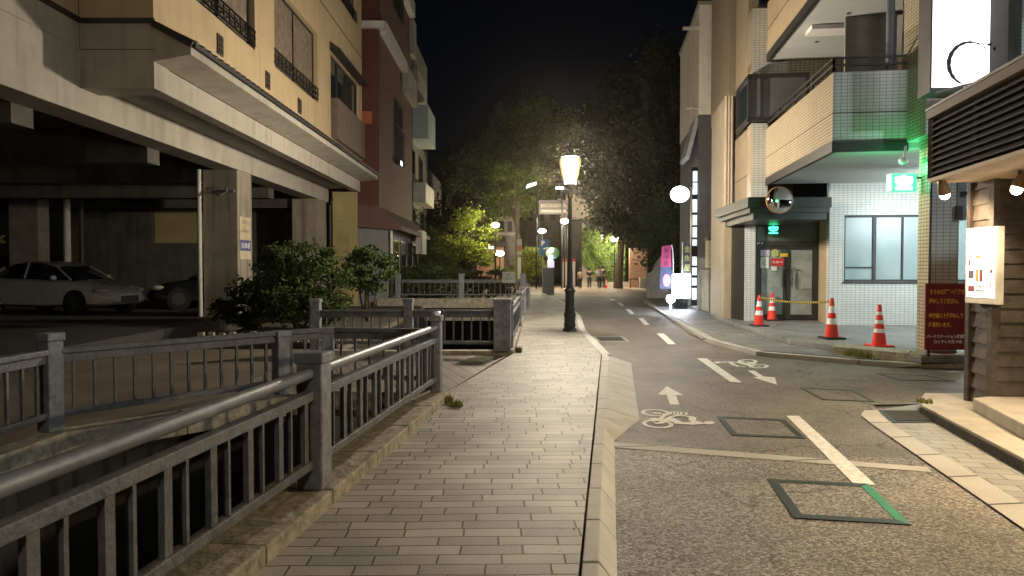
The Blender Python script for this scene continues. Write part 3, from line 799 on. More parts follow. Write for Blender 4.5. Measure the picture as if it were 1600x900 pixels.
# main wall x=-5.8 with openings; s runs along +Y from 11.5
hw = MB()
WIN = [(12.6, 16.03, 6.43, 8.5), (17.34, 21.2, 6.45, 8.5), (22.7, 26.9, 5.72, 8.45), (12.6, 16.03, 10.6, 12.6), (17.34, 21.2, 10.6, 12.6), (23.5, 26.6, 10.6, 12.6)]
holes_wall(hw, (-5.8, 11.5), (-5.8, 27.4), 0.25, 5.47, 14.0, [(a - 11.5, b - 11.5, c, d) for a, b, c, d in WIN])
hw.wall((-6.05, 11.5), (-7.0, 11.5), -0.25, 5.47, 14.0)
hw.build('front_wall', M_YWALL, AP)
MB().box(-5.83, -5.785, 11.5, 27.4, 9.58, 9.62).build('joint_line', mat('joint_brown', (0.2, 0.15, 0.08), 0.8), AP)
MB().box(-7.0, -6.051, 27.15, 27.4, 5.0, 14).build('rear_wall', M_YWALL, AP)
M_SCREEN = mat('reed_screen', (0.20, 0.155, 0.115), 0.85, var=0.4, scale=6, bump=0.4, bscale=30)
for k, (a, b, c, d) in enumerate(WIN):
    if k == 2: continue
    wf = MB()
    for (u0, u1, w0, w1) in ((a, b, c, c + 0.06), (a, b, d - 0.06, d), (a, a + 0.06, c, d), (b - 0.06, b, c, d), ((a + b) / 2 - 0.03, (a + b) / 2 + 0.03, c, d)):
        wf.box(-6.0, -5.93, u0, u1, w0, w1)
    wo = wf.build('window', M_DARKTR, AP)
    MB().box(-5.99, -5.96, a + 0.06, b - 0.06, c + 0.06, d - 0.06).build('blind', M_SCREEN, wo)
    rl = MB()
    for zz in (c + 0.10, c + 0.27, c + 0.42):
        rl.bar((-5.80, a - 0.05, zz), (-5.80, b + 0.05, zz), 0.03, 0.035)
    nb = int((b - a) / 0.28)
    for i in range(nb + 1):
        y = a + (b - a) * i / nb
        rl.bar((-5.80, y, c + 0.09), (-5.80, y, c + 0.43), 0.02, 0.02)
        if i < nb:   # scroll work
            y2 = a + (b - a) * (i + 1) / nb
            rl.bar((-5.80, y, c + 0.1), (-5.80, y2, c + 0.27), 0.016, 0.016)
    rl.build('window_rail', M_BLACK, wo)
# third bay: dark window over a box balcony panel
a, b, c, d = WIN[2]
bay = MB()
for (u0, u1, w0, w1) in ((a, b, d - 0.08, d), (a, a + 0.08, 7.0, d), (b - 0.08, b, 7.0, d), (23.9, 23.98, 7.0, d), (25.3, 25.38, 7.0, d)):
    bay.box(-5.98, -5.90, u0, u1, w0, w1)
bw = bay.build('window', M_DARKTR, AP)
MB().box(-5.97, -5.94, a + 0.05, b - 0.05, 7.0, d - 0.05).build('pane', M_GLASS, bw)
MB().box(-5.86, -5.62, a + 0.2, b + 0.2, 5.70, 7.02).build('balcony_panel', mat('brown_panel', (0.16, 0.115, 0.085), 0.75), AP)
MB().add([(-5.8, a - 0.1, 8.75), (-5.45, a - 0.1, 8.5), (-5.45, a - 0.1, 8.44), (-5.8, a - 0.1, 8.47), (-5.8, b + 0.15, 8.75), (-5.45, b + 0.15, 8.5), (-5.45, b + 0.15, 8.44), (-5.8, b + 0.15, 8.47)],
         [[0, 1, 2, 3], [7, 6, 5, 4], [0, 4, 5, 1], [1, 5, 6, 2], [2, 6, 7, 3], [3, 7, 4, 0]]).build('window_hood', M_DARKTR, AP)
for (y, z) in ((14.08, 5.93), (16.8, 5.96), (19.3, 5.93)):
    vt = MB().box(-5.8, -5.77, y - 0.13, y + 0.13, z - 0.2, z + 0.2).build('wall_vent', mat('vent_brown', (0.10, 0.06, 0.035), 0.6), AP)
    vs = MB()
    for i in range(3):
        for j in range(2):
            vs.box(-5.769, -5.755, y - 0.10 + j * 0.11, y - 0.01 + j * 0.11, z - 0.17 + i * 0.12, z - 0.08 + i * 0.12)
    vs.build('vent_grid', M_DARKTR, vt)
# pillars
p1 = MB().box(-7.88, -7.0, 18.0, 19.0, 0.0, 4.028).build('pillar', mat('pillar_concrete', (0.27, 0.235, 0.185), 0.85, var=0.2, scale=1.8, stain=0.45), AP, bevel=0.015)
p2 = MB().box(-7.95, -7.0, 25.5, 26.6, 0.0, 4.028).build('pillar', MATS['pillar_concrete'], AP, bevel=0.015)
MB().tube([(-7.95, 17.94, 0.0), (-7.95, 17.94, 4.02)], 0.055, 12).build('downpipe', M_DIRTYW, AP, smooth=True)
MB().tube([(-6.86, 26.9, 4.2), (-6.86, 26.8, 4.0), (-6.9, 26.75, 3.9), (-6.9, 26.75, 0.0)], 0.05, 10).build('downpipe', M_DARKTR, AP, smooth=True)
ow = MB().box(-6.84, -5.92, 26.9, 27.1, 0, 4.43).build('ochre_wall', M_YWALL2, AP)
for (xx0, xx1, zz0, zz1) in ((-6.7, -6.2, 0.3, 2.9), (-6.78, -5.98, 3.3, 3.33), (-6.08, -6.05, 2.4, 3.0)):
    MB().box(xx0, xx1, 26.885, 26.9, zz0, zz1).build('panel_trim', mat('ochre_trim', (0.30, 0.25, 0.12), 0.8), ow)
# notices on the pillar
nz = MB().box(-6.998, -6.985, 18.1, 18.85, 1.75, 2.85).build('notice_plate', mat('cream_notice', (0.5, 0.42, 0.27), 0.6, bump=0), p1)
MB().box(-6.985, -6.98, 18.12, 18.83, 1.97, 2.25).build('blue_strip', mat('notice_blue', (0.03, 0.04, 0.22), 0.5, bump=0), nz)
text('駐車場', M_SWHITE, nz, (-6.977, 18.18, 2.03), (0, 1, 0), (0, 0, 1), 0.15, 0.58)
text('大黒ビル', mat('ink_grey', (0.16, 0.16, 0.18), 0.6, bump=0), nz, (-6.982, 18.2, 2.66), (0, 1, 0), (0, 0, 1), 0.12, 0.52)
text('契約者専用', MATS['ink_grey'], nz, (-6.982, 18.2, 2.45), (0, 1, 0), (0, 0, 1), 0.07, 0.5)
mb = MB(); mb.box(-7.4, -7.06, 17.9, 17.998, 3.45, 3.5); mb.tube([(-7.5, 17.95, 3.5), (-7.5, 17.86, 3.4), (-7.35, 17.8, 3.36), (-7.22, 17.86, 3.44), (-7.25, 17.95, 3.6)], 0.03, 8)
mb.build('bracket_hook', M_TUBE, p1, smooth=True)
# ceiling and interior of the car park
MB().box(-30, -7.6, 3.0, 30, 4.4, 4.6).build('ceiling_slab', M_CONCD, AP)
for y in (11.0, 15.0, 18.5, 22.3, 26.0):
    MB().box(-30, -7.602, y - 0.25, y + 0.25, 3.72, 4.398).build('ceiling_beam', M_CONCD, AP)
bw_ = MB()
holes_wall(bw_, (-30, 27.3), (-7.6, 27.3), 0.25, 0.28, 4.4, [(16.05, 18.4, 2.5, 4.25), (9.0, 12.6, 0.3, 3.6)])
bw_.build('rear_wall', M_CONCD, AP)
MB().box(-14.4, -11.2, 27.56, 27.62, 2.0, 4.5).build('rear_panel', M_YWALL2, AP)
MB().box(-17.4, -16.4, 24.4, 25.0, 0.28, 4.4).build('pillar', mat('inner_pillar', (0.17, 0.15, 0.12), 0.9, var=0.3), AP)
MB().tube([(-15.9, 25.2, 0.28), (-15.9, 25.2, 4.3)], 0.12, 10).build('downpipe', M_DIRTYW, AP, smooth=True)
MB().tube([(-15.5, 25.4, 1.2), (-15.5, 25.4, 4.3)], 0.09, 10).build('downpipe', M_DARKTR, AP, smooth=True)
MB().box(-21.2, -18.7, 24.4, 25.0, 0.28, 4.4).build('pillar', mat('inner_pillar', (0.17, 0.15, 0.12), 0.9, var=0.3), AP)
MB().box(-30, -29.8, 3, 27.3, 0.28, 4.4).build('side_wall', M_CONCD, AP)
# roof slab
MB().box(-30, -5.8, 11.5, 27.4, 14.002, 14.3).build('roof', M_CONCG, AP)

# ================================================================= RED BROWN BUILDING AND THE ONES BEYOND
RB = thing('red_building', 'tall red brown building with a white balcony ledge beside the cream block', 'building', (-5.5, 32, 0))
rw = MB()
holes_wall(rw, (-5.2, 28.0), (-5.2, 37.0), 0.3, 3.0, 18.0, [(3.2, 5.6, 6.3, 9.1), (3.2, 5.6, 13.0, 15.2)])
rw.build('front_wall', M_RED2, RB)
MB().box(-14, -5.2, 27.7, 28.0, 2.5, 18).build('side_wall', M_RED, RB)
MB().box(-14, -5.2, 28.0, 37.0, 17.9, 18.1).build('roof', M_CONCD, RB)
MB().box(-14, -5.2, 36.8, 37.0, 0, 17.9).build('rear_wall', M_RED2, RB)
for (z0, z1) in ((6.3, 9.1), (13.0, 15.2)):
    f = MB()
    for (u0, u1, w0, w1) in ((31.2, 33.6, z0, z0 + .08), (31.2, 33.6, z1 - .08, z1), (31.2, 31.28, z0, z1), (33.52, 33.6, z0, z1), (32.36, 32.44, z0, z1)):
        f.box(-5.32, -5.18, u0, u1, w0, w1)
    fo = f.build('window', M_DARKTR, RB)
    MB().box(-5.36, -5.33, 31.2, 33.6, z0, z1).build('pane', M_GLASS, fo)
    gr = MB()
    for i in range(9):
        gr.bar((-5.12, 31.2 + i * 0.3, z0), (-5.12, 31.2 + i * 0.3, z0 + 1.6), 0.03, 0.03)
    gr.bar((-5.12, 31.2, z0 + 1.6), (-5.12, 33.6, z0 + 1.6), 0.04, 0.04)
    gr.build('window_grille', M_DARKTR, fo)
lg = MB()
lg.box(-5.85, -4.95, 27.5, 28.0, 10.85, 11.1); lg.box(-5.198, -4.95, 28.0, 33.6, 10.75, 11.25)
lg.build('balcony_ledge', M_DIRTYW, RB)
MB().box(-5.198, -4.95, 33.6, 37.0, 9.9, 11.2).build('balcony', M_CONCG, RB)
MB().box(-5.198, -4.9, 31.0, 36.0, 14.2, 14.9).build('balcony_ledge', M_DIRTYW, RB)
MB().box(-5.198, -4.98, 36.0, 37.0, 12.4, 14.2).build('balcony', M_CONCG, RB)
lb = MB().box(-5.15, -4.95, 31.4, 31.9, 6.15, 6.35).build('wall_lamp', M_BLACK, RB)
MB().box(-4.95, -4.94, 31.4, 31.9, 6.12, 6.3).build('lamp_glass', emis('small_cool', COOL, 4), lb)
MB().box(-5.8, -5.45, 27.4, 27.69, 7.1, 7.6).build('wall_box', mat('orange_box', (0.3, 0.09, 0.04), 0.6), RB)
SH = thing('shop_annex', 'low shop annex with a pinkish lean-to canopy and white shutter below the red building', 'shop', (-5.9, 30, 0))
sa = MB()
sa.box(-7.0, -4.85, 27.65, 27.69, 0.0, 3.15)
sa.build('shutter', mat('shutter_white', (0.20, 0.21, 0.21), 0.6, var=0.12), SH)
MB().box(-5.15, -4.8, 27.75, 36.0, 0.0, 3.1).build('shop_front', M_CONCG, SH)
for y in (28.3, 30.2, 32.2, 34.1):
    f_ = MB().box(-4.8, -4.76, y, y + 1.4, 0.4, 2.7).build('window', M_DARKTR, SH)
    MB().box(-4.76, -4.75, y + 0.08, y + 1.32, 0.48, 2.62).build('pane', M_GLASS, f_)
lc = MB()
lc.add([(-7.0, 27.4, 3.2), (-4.3, 27.4, 3.0), (-4.3, 27.4, 3.18), (-5.2, 27.4, 3.95), (-7.0, 27.4, 4.1), (-7.0, 37.0, 3.2), (-4.3, 37.0, 3.0), (-4.3, 37.0, 3.18), (-5.2, 37.0, 3.95), (-7.0, 37.0, 4.1)],
       [[0, 1, 2, 3, 4], [9, 8, 7, 6, 5], [0, 5, 6, 1], [1, 6, 7, 2], [2, 7, 8, 3], [3, 8, 9, 4], [4, 9, 5, 0]])
lc.build('canopy', mat('pinkish_canopy', (0.12, 0.065, 0.055), 0.8, var=0.25), SH)
MB().tube([(-4.72, 27.6, 0), (-4.72, 27.6, 3.0)], 0.05, 8).build('post', M_WHITE, SH, smooth=True)
MB().box(-4.5, -4.2, 33.0, 34.6, 2.2, 3.3).build('hanging_sign', M_DIRTYW, SH)

GB = thing('grey_building', 'grey narrow building with boxy balconies beyond the red one', 'building', (-5.6, 42, 0))
MB().box(-14, -5.5, 37.2, 46.0, 0, 14.5).build('wall', mat('dull_grey_render', (0.16, 0.155, 0.145), 0.85, var=0.2, stain=0.4), GB)
MB().box(-5.498, -4.5, 38.0, 41.5, 8.5, 10.3).build('balcony', mat('pale_blue_balcony', (0.30, 0.36, 0.38), 0.6, var=0.1), GB)
MB().box(-5.498, -5.1, 38.3, 42.5, 11.2, 12.4).build('balcony', M_CONCG, GB)
MB().box(-5.498, -4.8, 39.3, 43.5, 5.2, 6.3).build('balcony', M_DIRTYW, GB)
for (y, z) in ((38.2, 6.6), (41.6, 6.6), (43.5, 8.8), (38.2, 3.4), (42, 3.4), (43.5, 11.5)):
    f_ = MB().box(-5.499, -5.44, y, y + 1.6, z, z + 1.5).build('window', M_DARKTR, GB)
    MB().box(-5.44, -5.43, y + 0.1, y + 1.5, z + 0.1, z + 1.4).build('pane', M_GLASS, f_)
MB().box(-14, -5.4, 46.5, 54, 0, 8).build('rear_wing', M_CONCD, GB)

# ================================================================= TILED PARKING BUILDING (RIGHT)
U = Vector((0.129, 0.9916)); V_ = Vector((0.9916, -0.129))
TB = thing('tiled_building', 'cream and white tiled building with stacked corner balconies over a glass entrance', 'building', (8.0, 15, 0.08))
A0 = Vector((X(1450, 11.7), 11.7))
def off(p, du=0.0, dv=0.0):
    q = Vector(p) + U * du + V_ * dv
    return (q.x, q.y)
B0 = Vector((X(1298, 12.6), 12.6))      # near-left corner of balcony
B1 = Vector((X(1195, 17.7), 17.7))
M_SOFF = mat('soffit_paint', (0.46, 0.47, 0.45), 0.75, var=0.08, scale=1.2, bump=0.05)
# corner column: street sides get a beige tint for the lamplight, fronts stay white
def two_face(mb_poly, z0, z1, name, parent, mside, mfront):
    """prism whose street-side face (first edge) gets its own tile"""
    n = len(mb_poly)
    mb = MB().prism(mb_poly, z0, z1)
    mb.mi = [0] * len(mb.f)
    mb.mi[n - 1] = 1
    return mb.build(name, [mfront, mside], parent)
col = [off(A0), off(A0, 0, 0.46), off(A0, 0.40, 0.46), off(A0, 0.40)]
two_face(col, 0.08, 3.72, 'column', TB, M_TILEB, M_TILEW)
blk = Vector((X(1443, 11.7), 11.7))
blkp = [off(blk), off(blk, 0, 4.2), off(blk, 1.0, 4.2), off(blk, 1.0)]
two_face(blkp, 3.722, 13.0, 'upper_block', TB, M_TILEB, M_TILEW)
# lower balcony
zb, zt_ = 3.60, 4.99
b2 = off(B0, 0, 1.28)
def slab(z, th, name='balcony_slab'):
    e = off(B1, 0.0, 5.5)
    poly = [tuple(B0), off(B0, 0, 1.28), off(B0, 0.0, 5.8), e, tuple(B1)]
    return MB().prism(poly, z, z + th).build(name, M_SOFF, TB)
slab(zb + 0.02, 0.18)
trim = MB()
trim.wall(off(B1, 0, -0.012), off(B0, -0.012, -0.012), 0.09, zb - 0.02, zb + 0.16)
trim.wall(off(B0, -0.012, 0.0), off(B0, -0.012, 1.27), 0.09, zb - 0.02, zb + 0.16)
trim.build('slab_trim', M_DARKTR, TB)
wl = MB()
wl.wall(tuple(B1), tuple(B0), 0.13, zb + 0.162, zt_)
wl.build('balcony_wall', M_TILEB, TB)
MB().wall(off(B0, 0.0, 0.001), off(B0, 0, 1.27), 0.13, zb + 0.162, zt_).build('balcony_wall', M_TILEW, TB)
gj = MB()
gj.wall(off(B1, 0, -0.004), off(B0, 0, -0.004), 0.02, zb + 0.66, zb + 0.675)
gj.wall(off(B0, -0.004, 0.0), off(B0, -0.004, 1.27), 0.02, zb + 0.66, zb + 0.675)
gj.build('joint_line', M_DARKTR, TB)
rl = MB()
zr1 = zt_ + 0.25
for (p, q) in ((B1, B0), (B0, Vector(off(B0, 0, 1.24)))):
    n_ = max(1, int((q - p).length / 1.2))
    for hgt in (0.13, 0.26):
        rl.bar((*(p + U * 0.06 + V_ * 0.03), zt_ + hgt), (*(q + U * 0.06 + V_ * 0.03), zt_ + hgt), 0.035, 0.035)
    for i in range(n_ + 1):
        c_ = p.lerp(q, i / n_) + U * 0.06 + V_ * 0.03
        rl.bar((*c_, zt_), (*c_, zt_ + 0.27), 0.035, 0.035)
rl.build('balcony_rail', M_DARKTR, TB)
# wall behind the lower balcony
wb = MB()
holes_wall(wb, off(B1, 0.0, 5.4), off(B1, 0.0, 0.5), -0.2, 3.8, 6.7, [(1.6, 4.2, 3.85, 6.0)])
wb.build('rear_wall', M_TILEB, TB)
bf = MB()
pA, pB = Vector(off(B1, 0.05, 1.7)), Vector(off(B1, 0.05, 4.2))
for s0, s1, w0, w1 in ((0, 1, 3.85, 3.93), (0, 1, 5.92, 6.0)):
    bf.wall(pB, pA, 0.06, w0, w1)
for t in (0.0, 0.33, 0.66, 0.97):
    q_ = pA.lerp(pB, t); bf.wall(q_ + V_ * 0.06, q_, 0.06, 3.93, 5.92)
bfo = bf.build('window', M_DARKTR, TB)
MB().wall(pB + U * 0.03, pA + U * 0.03, 0.02, 3.93, 5.92).build('pane', M_GLASS, bfo)
# partition and drain pipe on the balcony
MB().wall(off(B0, 2.2, 0.9), off(B0, 2.2, 1.9), 0.06, 3.8, 6.7).build('partition', M_CONCG, TB)
MB().tube([(*off(B0, 0.35, 1.08), 3.8), (*off(B0, 0.35, 1.08), 6.7)], 0.07, 12).build('drainpipe', mat('pipe_blue_grey', (0.12, 0.14, 0.17), 0.5), TB, smooth=True)
# upper balcony
zu = 6.70
slab(zu, 0.18)
MB().wall(off(B1, 0, -0.012), off(B0, -0.012, -0.012), 0.09, zu - 0.03, zu + 0.15).build('slab_trim', M_DARKTR, TB)
MB().wall(tuple(B1), tuple(B0), 0.13, zu + 0.152, zu + 1.4).build('balcony_wall', mat('beige_render', (0.42, 0.33, 0.21), 0.75, var=0.12), TB)
MB().wall(off(B0, 0.0, 0.001), off(B0, 0, 1.27), 0.13, zu + 0.182, zu + 1.4).build('balcony_wall', M_TILEW, TB)
slab(9.8, 0.18)
MB().wall(tuple(B1), tuple(B0), 0.13, 9.99, 11.4).build('balcony_wall', MATS['beige_render'], TB)
jj = MB()
jj.wall(off(B1, 0, -0.004), off(B0, 0, -0.004), 0.02, zu + 0.72, zu + 0.74)
jj.build('joint_line', M_DARKTR, TB)
for (du, dv) in ((1.2, 0.7), (2.0, 0.9), (2.9, 1.5), (1.0, 1.5), (3.8, 0.8)):
    q_ = off(B0, du, dv)
    MB().lathe((q_[0], q_[1], zu - 0.012), [(0.045, 0), (0.05, 0.012)], 10).build('soffit_vent', M_DARKTR, TB)
q1, q2 = Vector(off(B0, 2.6, 0.35)), Vector(off(B0, 2.6, 1.3))
MB().prism([q1, q2, q2 + U * 0.5, q1 + U * 0.5], zu - 0.10, zu - 0.002).build('soffit_box', M_WHITE, TB)
# tile strip and glazed bay at the far end of the balconies
D0 = Vector((X(1172, 17.75), 17.75)); D1 = Vector(B1)
two_face([tuple(D0), (D1.x + 0.05, D1.y - 0.0), off((D1.x + 0.05, D1.y), 0.5), off(D0, 0.5)], 2.9, 5.14, 'corner_pier', TB, M_TILEB, M_TILEW)
two_face([tuple(D0), (D1.x + 0.05, D1.y - 0.0), off((D1.x + 0.05, D1.y), 0.5), off(D0, 0.5)], 6.5, 8.0, 'corner_pier', TB, M_TILEB, M_TILEW)
two_face([off(D0, -0.002), off(D0, -0.002, 0.9), off(D0, 0.5, 0.9), off(D0, 0.5)], 6.3, 6.66, 'corner_pier', TB, M_TILEB, M_TILEW)
gb = MB()
E0 = Vector((X(1166, 17.5), 17.5)); E1 = Vector(off(E0, 0, 1.45)); E2 = Vector(off(E0, 1.6))
for (p, q) in ((E0, E1), (E2, E0)):
    gb.wall(p, q, 0.08, 5.142, 5.24); gb.wall(p, q, 0.08, 6.2, 6.298)
for p in (E0, Vector(off(E0, 0, 0.30)), Vector(off(E0, 0, 1.37)), Vector(off(E0, 1.5))):
    gb.wall(p, off(p, 0, 0.08), 0.08, 5.24, 6.2)
gbo = gb.build('bay_window', M_DARKTR, TB)
MB().wall(off(E0, 0.04, 0.08), off(E1, 0.04, 0), 0.02, 5.24, 6.2).build('pane', glassmat('bay_glass', (0.12, 0.12, 0.12), 0.2), gbo)
MB().wall(off(E2, 0, 0.04), off(E0, 0.08, 0.04), 0.02, 5.24, 6.2).build('pane', M_GLASS, gbo)
MB().wall(off(E0, 0.10, 0.95), off(E0, 0.10, 1.35), 0.02, 5.24, 6.2).build('curtain', M_DIRTYW, gbo)
# side wall going away behind the pier
sw_ = MB()
F0 = Vector(off(D0, 0.5)); F1 = Vector(off(D0, 2.2))
sw_.wall(F1, F0, 0.25, 2.9, 5.1); sw_.wall(F1, F0, 0.25, 6.35, 13.0)
sw_.build('side_wall', mat('brown_render', (0.28, 0.22, 0.15), 0.8, var=0.15), TB)
fr = MB(); fr.wall(off(F1, -0.3, -0.02), off(F0, 0, -0.02), 0.1, 5.102, 6.348); fr.build('window', M_BLACK, TB)
MB().wall(off(F1, 0, -0.004), off(F0, 0, -0.004), 0.02, 3.9, 3.92).build('joint_line', M_DARKTR, TB)
G0 = Vector((X(1131, 20.2), 20.2)); G1 = Vector((X(1152, 20.2), 20.2))
MB().prism([G0, G1, off(G1, 2.5), off(G0, 2.5)], 0.0, 6.4).build('rear_wing', mat('cream_render', (0.45, 0.38, 0.28), 0.75, var=0.1, stain=0.2), TB)
G2 = Vector((X(1136, 21.2), 21.2)); G3 = Vector((X(1172, 21.2), 21.2))
MB().prism([G2, G3, off(G3, 3.5), off(G2, 3.5)], 6.402, 14.0).build('rear_wing', MATS['brown_render'], TB)
rp = MB()
for k, px_ in enumerate((1133, 1137.5, 1142)):
    rp.tube([(X(px_, 20.1), 20.12, 3.2), (X(px_, 20.1), 20.12, 6.4)], 0.045, 8)
rp.build('drainpipe', MATS['cream_render'], TB, smooth=True)
# ground floor: white back wall with window
W0 = Vector((X(1295, 17.9), 17.9)); W1 = Vector((13.5, 17.35))
Lw = (W1 - W0).length
ws0 = (X(1318, 17.88) - W0.x); ws1 = ws0 + 3.05
wm = MB()
holes_wall(wm, tuple(W0), tuple(W1), 0.2, 0.08, 3.72, [(ws0, ws1, 1.17, 2.86)])
wm.build('white_wall', M_TILEW, TB)
dW = (W1 - W0).normalized()
wf = MB()
def ww(s0, s1, z0, z1, o=0.06, th=0.06):
    n_ = Vector((-dW.y, dW.x))
    wf.wall(W0 + dW * s0 + n_ * o, W0 + dW * s1 + n_ * o, th, z0, z1)
ww(ws0, ws1, 1.17, 1.23); ww(ws0, ws1, 2.80, 2.86); ww(ws0, ws0 + 0.05, 1.23, 2.8); ww(ws0 + 0.72, ws0 + 0.80, 1.23, 2.8); ww(ws1 - 0.05, ws1, 1.23, 2.8)
ww(ws0 + 1.42, ws0 + 1.46, 1.23, 2.8); ww(ws0 + 2.1, ws0 + 2.16, 1.23, 2.8); ww(ws0 + 0.05, ws0 + 0.72, 1.52, 1.55)
wfo = wf.build('window', M_DARKTR, TB)
nW = Vector((-dW.y, dW.x))
MB().wall(W0 + dW * (ws0 + .05) + nW * .10, W0 + dW * (ws1 - .05) + nW * .10, 0.01, 1.23, 2.8).build('pane', M_FROST, wfo)
MB().wall(W0 + dW * (ws0 - .04) - nW * .03, W0 + dW * (ws1 + .04) - nW * .03, 0.06, 1.13, 1.168).build('sill', M_DARKTR, wfo)
# recessed entrance
R0 = Vector((X(1180, 19.5), 19.5)); R1 = Vector((X(1279, 19.3), 19.3))
MB().prism([W0, R1 + Vector((0.0, 0.0)), R1 + Vector((0.2, 0.0)), W0 + Vector((0.2, 0.002))], 0.08, 3.4).build('entrance_jamb', MATS['beige_render'], TB)
pp = [Vector((X(1163, 19.3), 19.3)), Vector((X(1180, 19.3), 19.3))]
two_face([tuple(pp[0]), tuple(pp[1]), off(pp[1], 0.5), off(pp[0], 0.5)], 0.08, 3.0, 'entrance_pier', TB, M_TILEB, M_TILEW)
MB().prism([Vector((X(1146, 20), 20)), pp[0] + V_ * -0.01, off(pp[0], 0.5, -0.01), Vector((X(1146, 20), 20.6))], 0.08, 3.0).build('side_wall', M_DARKTR, TB)
dr = (R1 - R0).normalized(); dn = Vector((-dr.y, dr.x)); DL = (R1 - R0).length
def db(mb, s0, s1, z0, z1, o=0.0, th=0.07): mb.wall(R0 + dr * s0 + dn * o, R0 + dr * s1 + dn * o, th, z0, z1)
fm = MB()
db(fm, 0, DL, 2.88, 2.98); db(fm, 0, DL, 2.12, 2.26); db(fm, 0, 0.08, 0.08, 2.12); db(fm, DL - 0.08, DL, 0.08, 2.12); db(fm, 0, 0.05, 2.26, 2.88); db(fm, DL - .05, DL, 2.26, 2.88)
fmo = fm.build('door_frame', M_DARKTR, TB)
tp = MB(); db(tp, 0.05, DL - 0.05, 2.26, 2.88, 0.03, 0.01); tp.build('transom_pane', glassmat('transom_glass', (0.10, 0.12, 0.11), 0.25), fmo)
mid = DL / 2
for (s0, s1, hs_) in ((0.08, mid - 0.01, mid - 0.14), (mid + 0.01, DL - 0.08, mid + 0.14)):
    dd = MB()
    db(dd, s0, s1, 0.10, 0.24, 0.005, 0.05); db(dd, s0, s1, 2.02, 2.11, 0.005, 0.05); db(dd, s0, s0 + 0.09, 0.24, 2.02, 0.005, 0.05); db(dd, s1 - 0.09, s1, 0.24, 2.02, 0.005, 0.05)
    do = dd.build('door', M_DARKTR, TB)
    pn = MB(); db(pn, s0 + 0.09, s1 - 0.09, 0.24, 2.02, 0.02, 0.01); pn.build('pane', mat('hazy_door_glass', (0.28, 0.33, 0.33), 0.22, var=0.35, scale=1.5, bump=0.0), do)
    hd = MB(); q_ = R0 + dr * hs_ - dn * 0.05
    hd.bar((*q_, 1.0), (*q_, 1.45), 0.03, 0.035); hd.bar((*(q_ - dr * 0.06), 1.5), (*(q_ + dr * 0.08), 1.52), 0.03, 0.03)
    hd.build('handle', M_TUBE, do)
# stickers on the glass doors
def stick(s0, s1, z0, z1, m, name='sticker'):
    mb = MB(); db(mb, s0, s1, z0, z1, -0.006, 0.008); return mb.build(name, m, TB)
MS = lambda n, c: mat(n, c, 0.5, var=0.05, bump=0)
stick(0.14, 0.38, 1.86, 2.02, MS('st_lilac', (0.45, 0.45, 0.6)))
q_ = R0 + dr * 0.52 - dn * 0.012
mbd = MB(); mbd.add([(q_.x + 0.11 * math.cos(t * math.pi / 9), q_.y - 0.0, 1.93 + 0.11 * math.sin(t * math.pi / 9)) for t in range(18)], [list(range(18))]); mbd.build('sticker', MS('st_lime', (0.5, 0.55, 0.2)), TB)
stick(0.66, 0.86, 1.93, 2.02, MS('st_dark', (0.06, 0.07, 0.08)))
stick(0.66, 0.86, 1.83, 1.925, MS('st_yel', (0.7, 0.5, 0.03)))
s5 = stick(0.14, 0.36, 1.52, 1.82, MS('st_white', (0.62, 0.66, 0.6)))
s6 = stick(0.42, 0.76, 1.58, 1.79, MS('st_red', (0.5, 0.03, 0.03)))
stick(0.42, 0.58, 1.45, 1.57, MS('st_white', (0.6, 0.6, 0.6)))
stick(mid + 0.38, mid + 0.66, 0.95, 1.26, MS('st_grey', (0.32, 0.36, 0.38)))
def dtext(body, s, z, h, wd, m, par): text(body, m, par, (*(R0 + dr * s - dn * 0.008), z), (dr.x, dr.y, 0), (0, 0, 1), h, wd)
dtext('営業中', 0.45, 1.65, 0.07, 0.28, M_SWHITE, s6)
dtext('☾', 0.19, 1.6, 0.12, 0.11, MS('st_teal', (0.05, 0.2, 0.18)), s5)
M_GREEN = emis('green_led', (0.02, 1.0, 0.32), 14)
M_GREENC = emis('green_led_core', (0.35, 1.0, 0.62), 30)
gs = thing('green_sign', 'small green lit character sign behind the transom glass above the entrance', 'lit sign', (*(R0 + dr * 0.5), 2.5))
gbx = MB(); db(gbx, 0.30, 0.62, 2.40, 2.76, -0.06, 0.05); gbx.build('sign_box', mat('green_dark_panel', (0.01, 0.10, 0.04), 0.4, bump=0), gs)
text('空', emis('green_led_small', (0.03, 1.0, 0.4), 9), gs, (*(R0 + dr * 0.34 - dn * 0.063), 2.47), (dr.x, dr.y, 0), (0, 0, 1), 0.21, 0.24, bold=0.012)
text('P P', M_SWHITE, TB, (*(R0 + dr * 0.05 - dn * 0.003), 2.17), (dr.x, dr.y, 0), (0, 0, 1), 0.06, 0.16)
# canopy over the entrance
K0 = Vector((X(1170, 17.0), 17.0)); K1 = Vector((X(1296, 17.0), 17.0))
K0b = Vector((X(1120, 20.6), 20.6)); K1b = Vector((X(1296, 17.0) + 0.2, 19.2))
kc = MB()
def ring(o, z0, z1):
    kc.prism([K0 + Vector((o, o)), K1 + Vector((-o * 0.2, o)), K1b + Vector((0, 0)), K0b + Vector((o * 1.2, 0))], z0, z1)
ring(-0.05, 2.98, 3.22); ring(0.02, 2.86, 2.979); ring(0.14, 2.70, 2.859)
kc.build('entrance_canopy', mat('canopy_green_black', (0.02, 0.026, 0.024), 0.42, var=0.4, scale=3), TB)
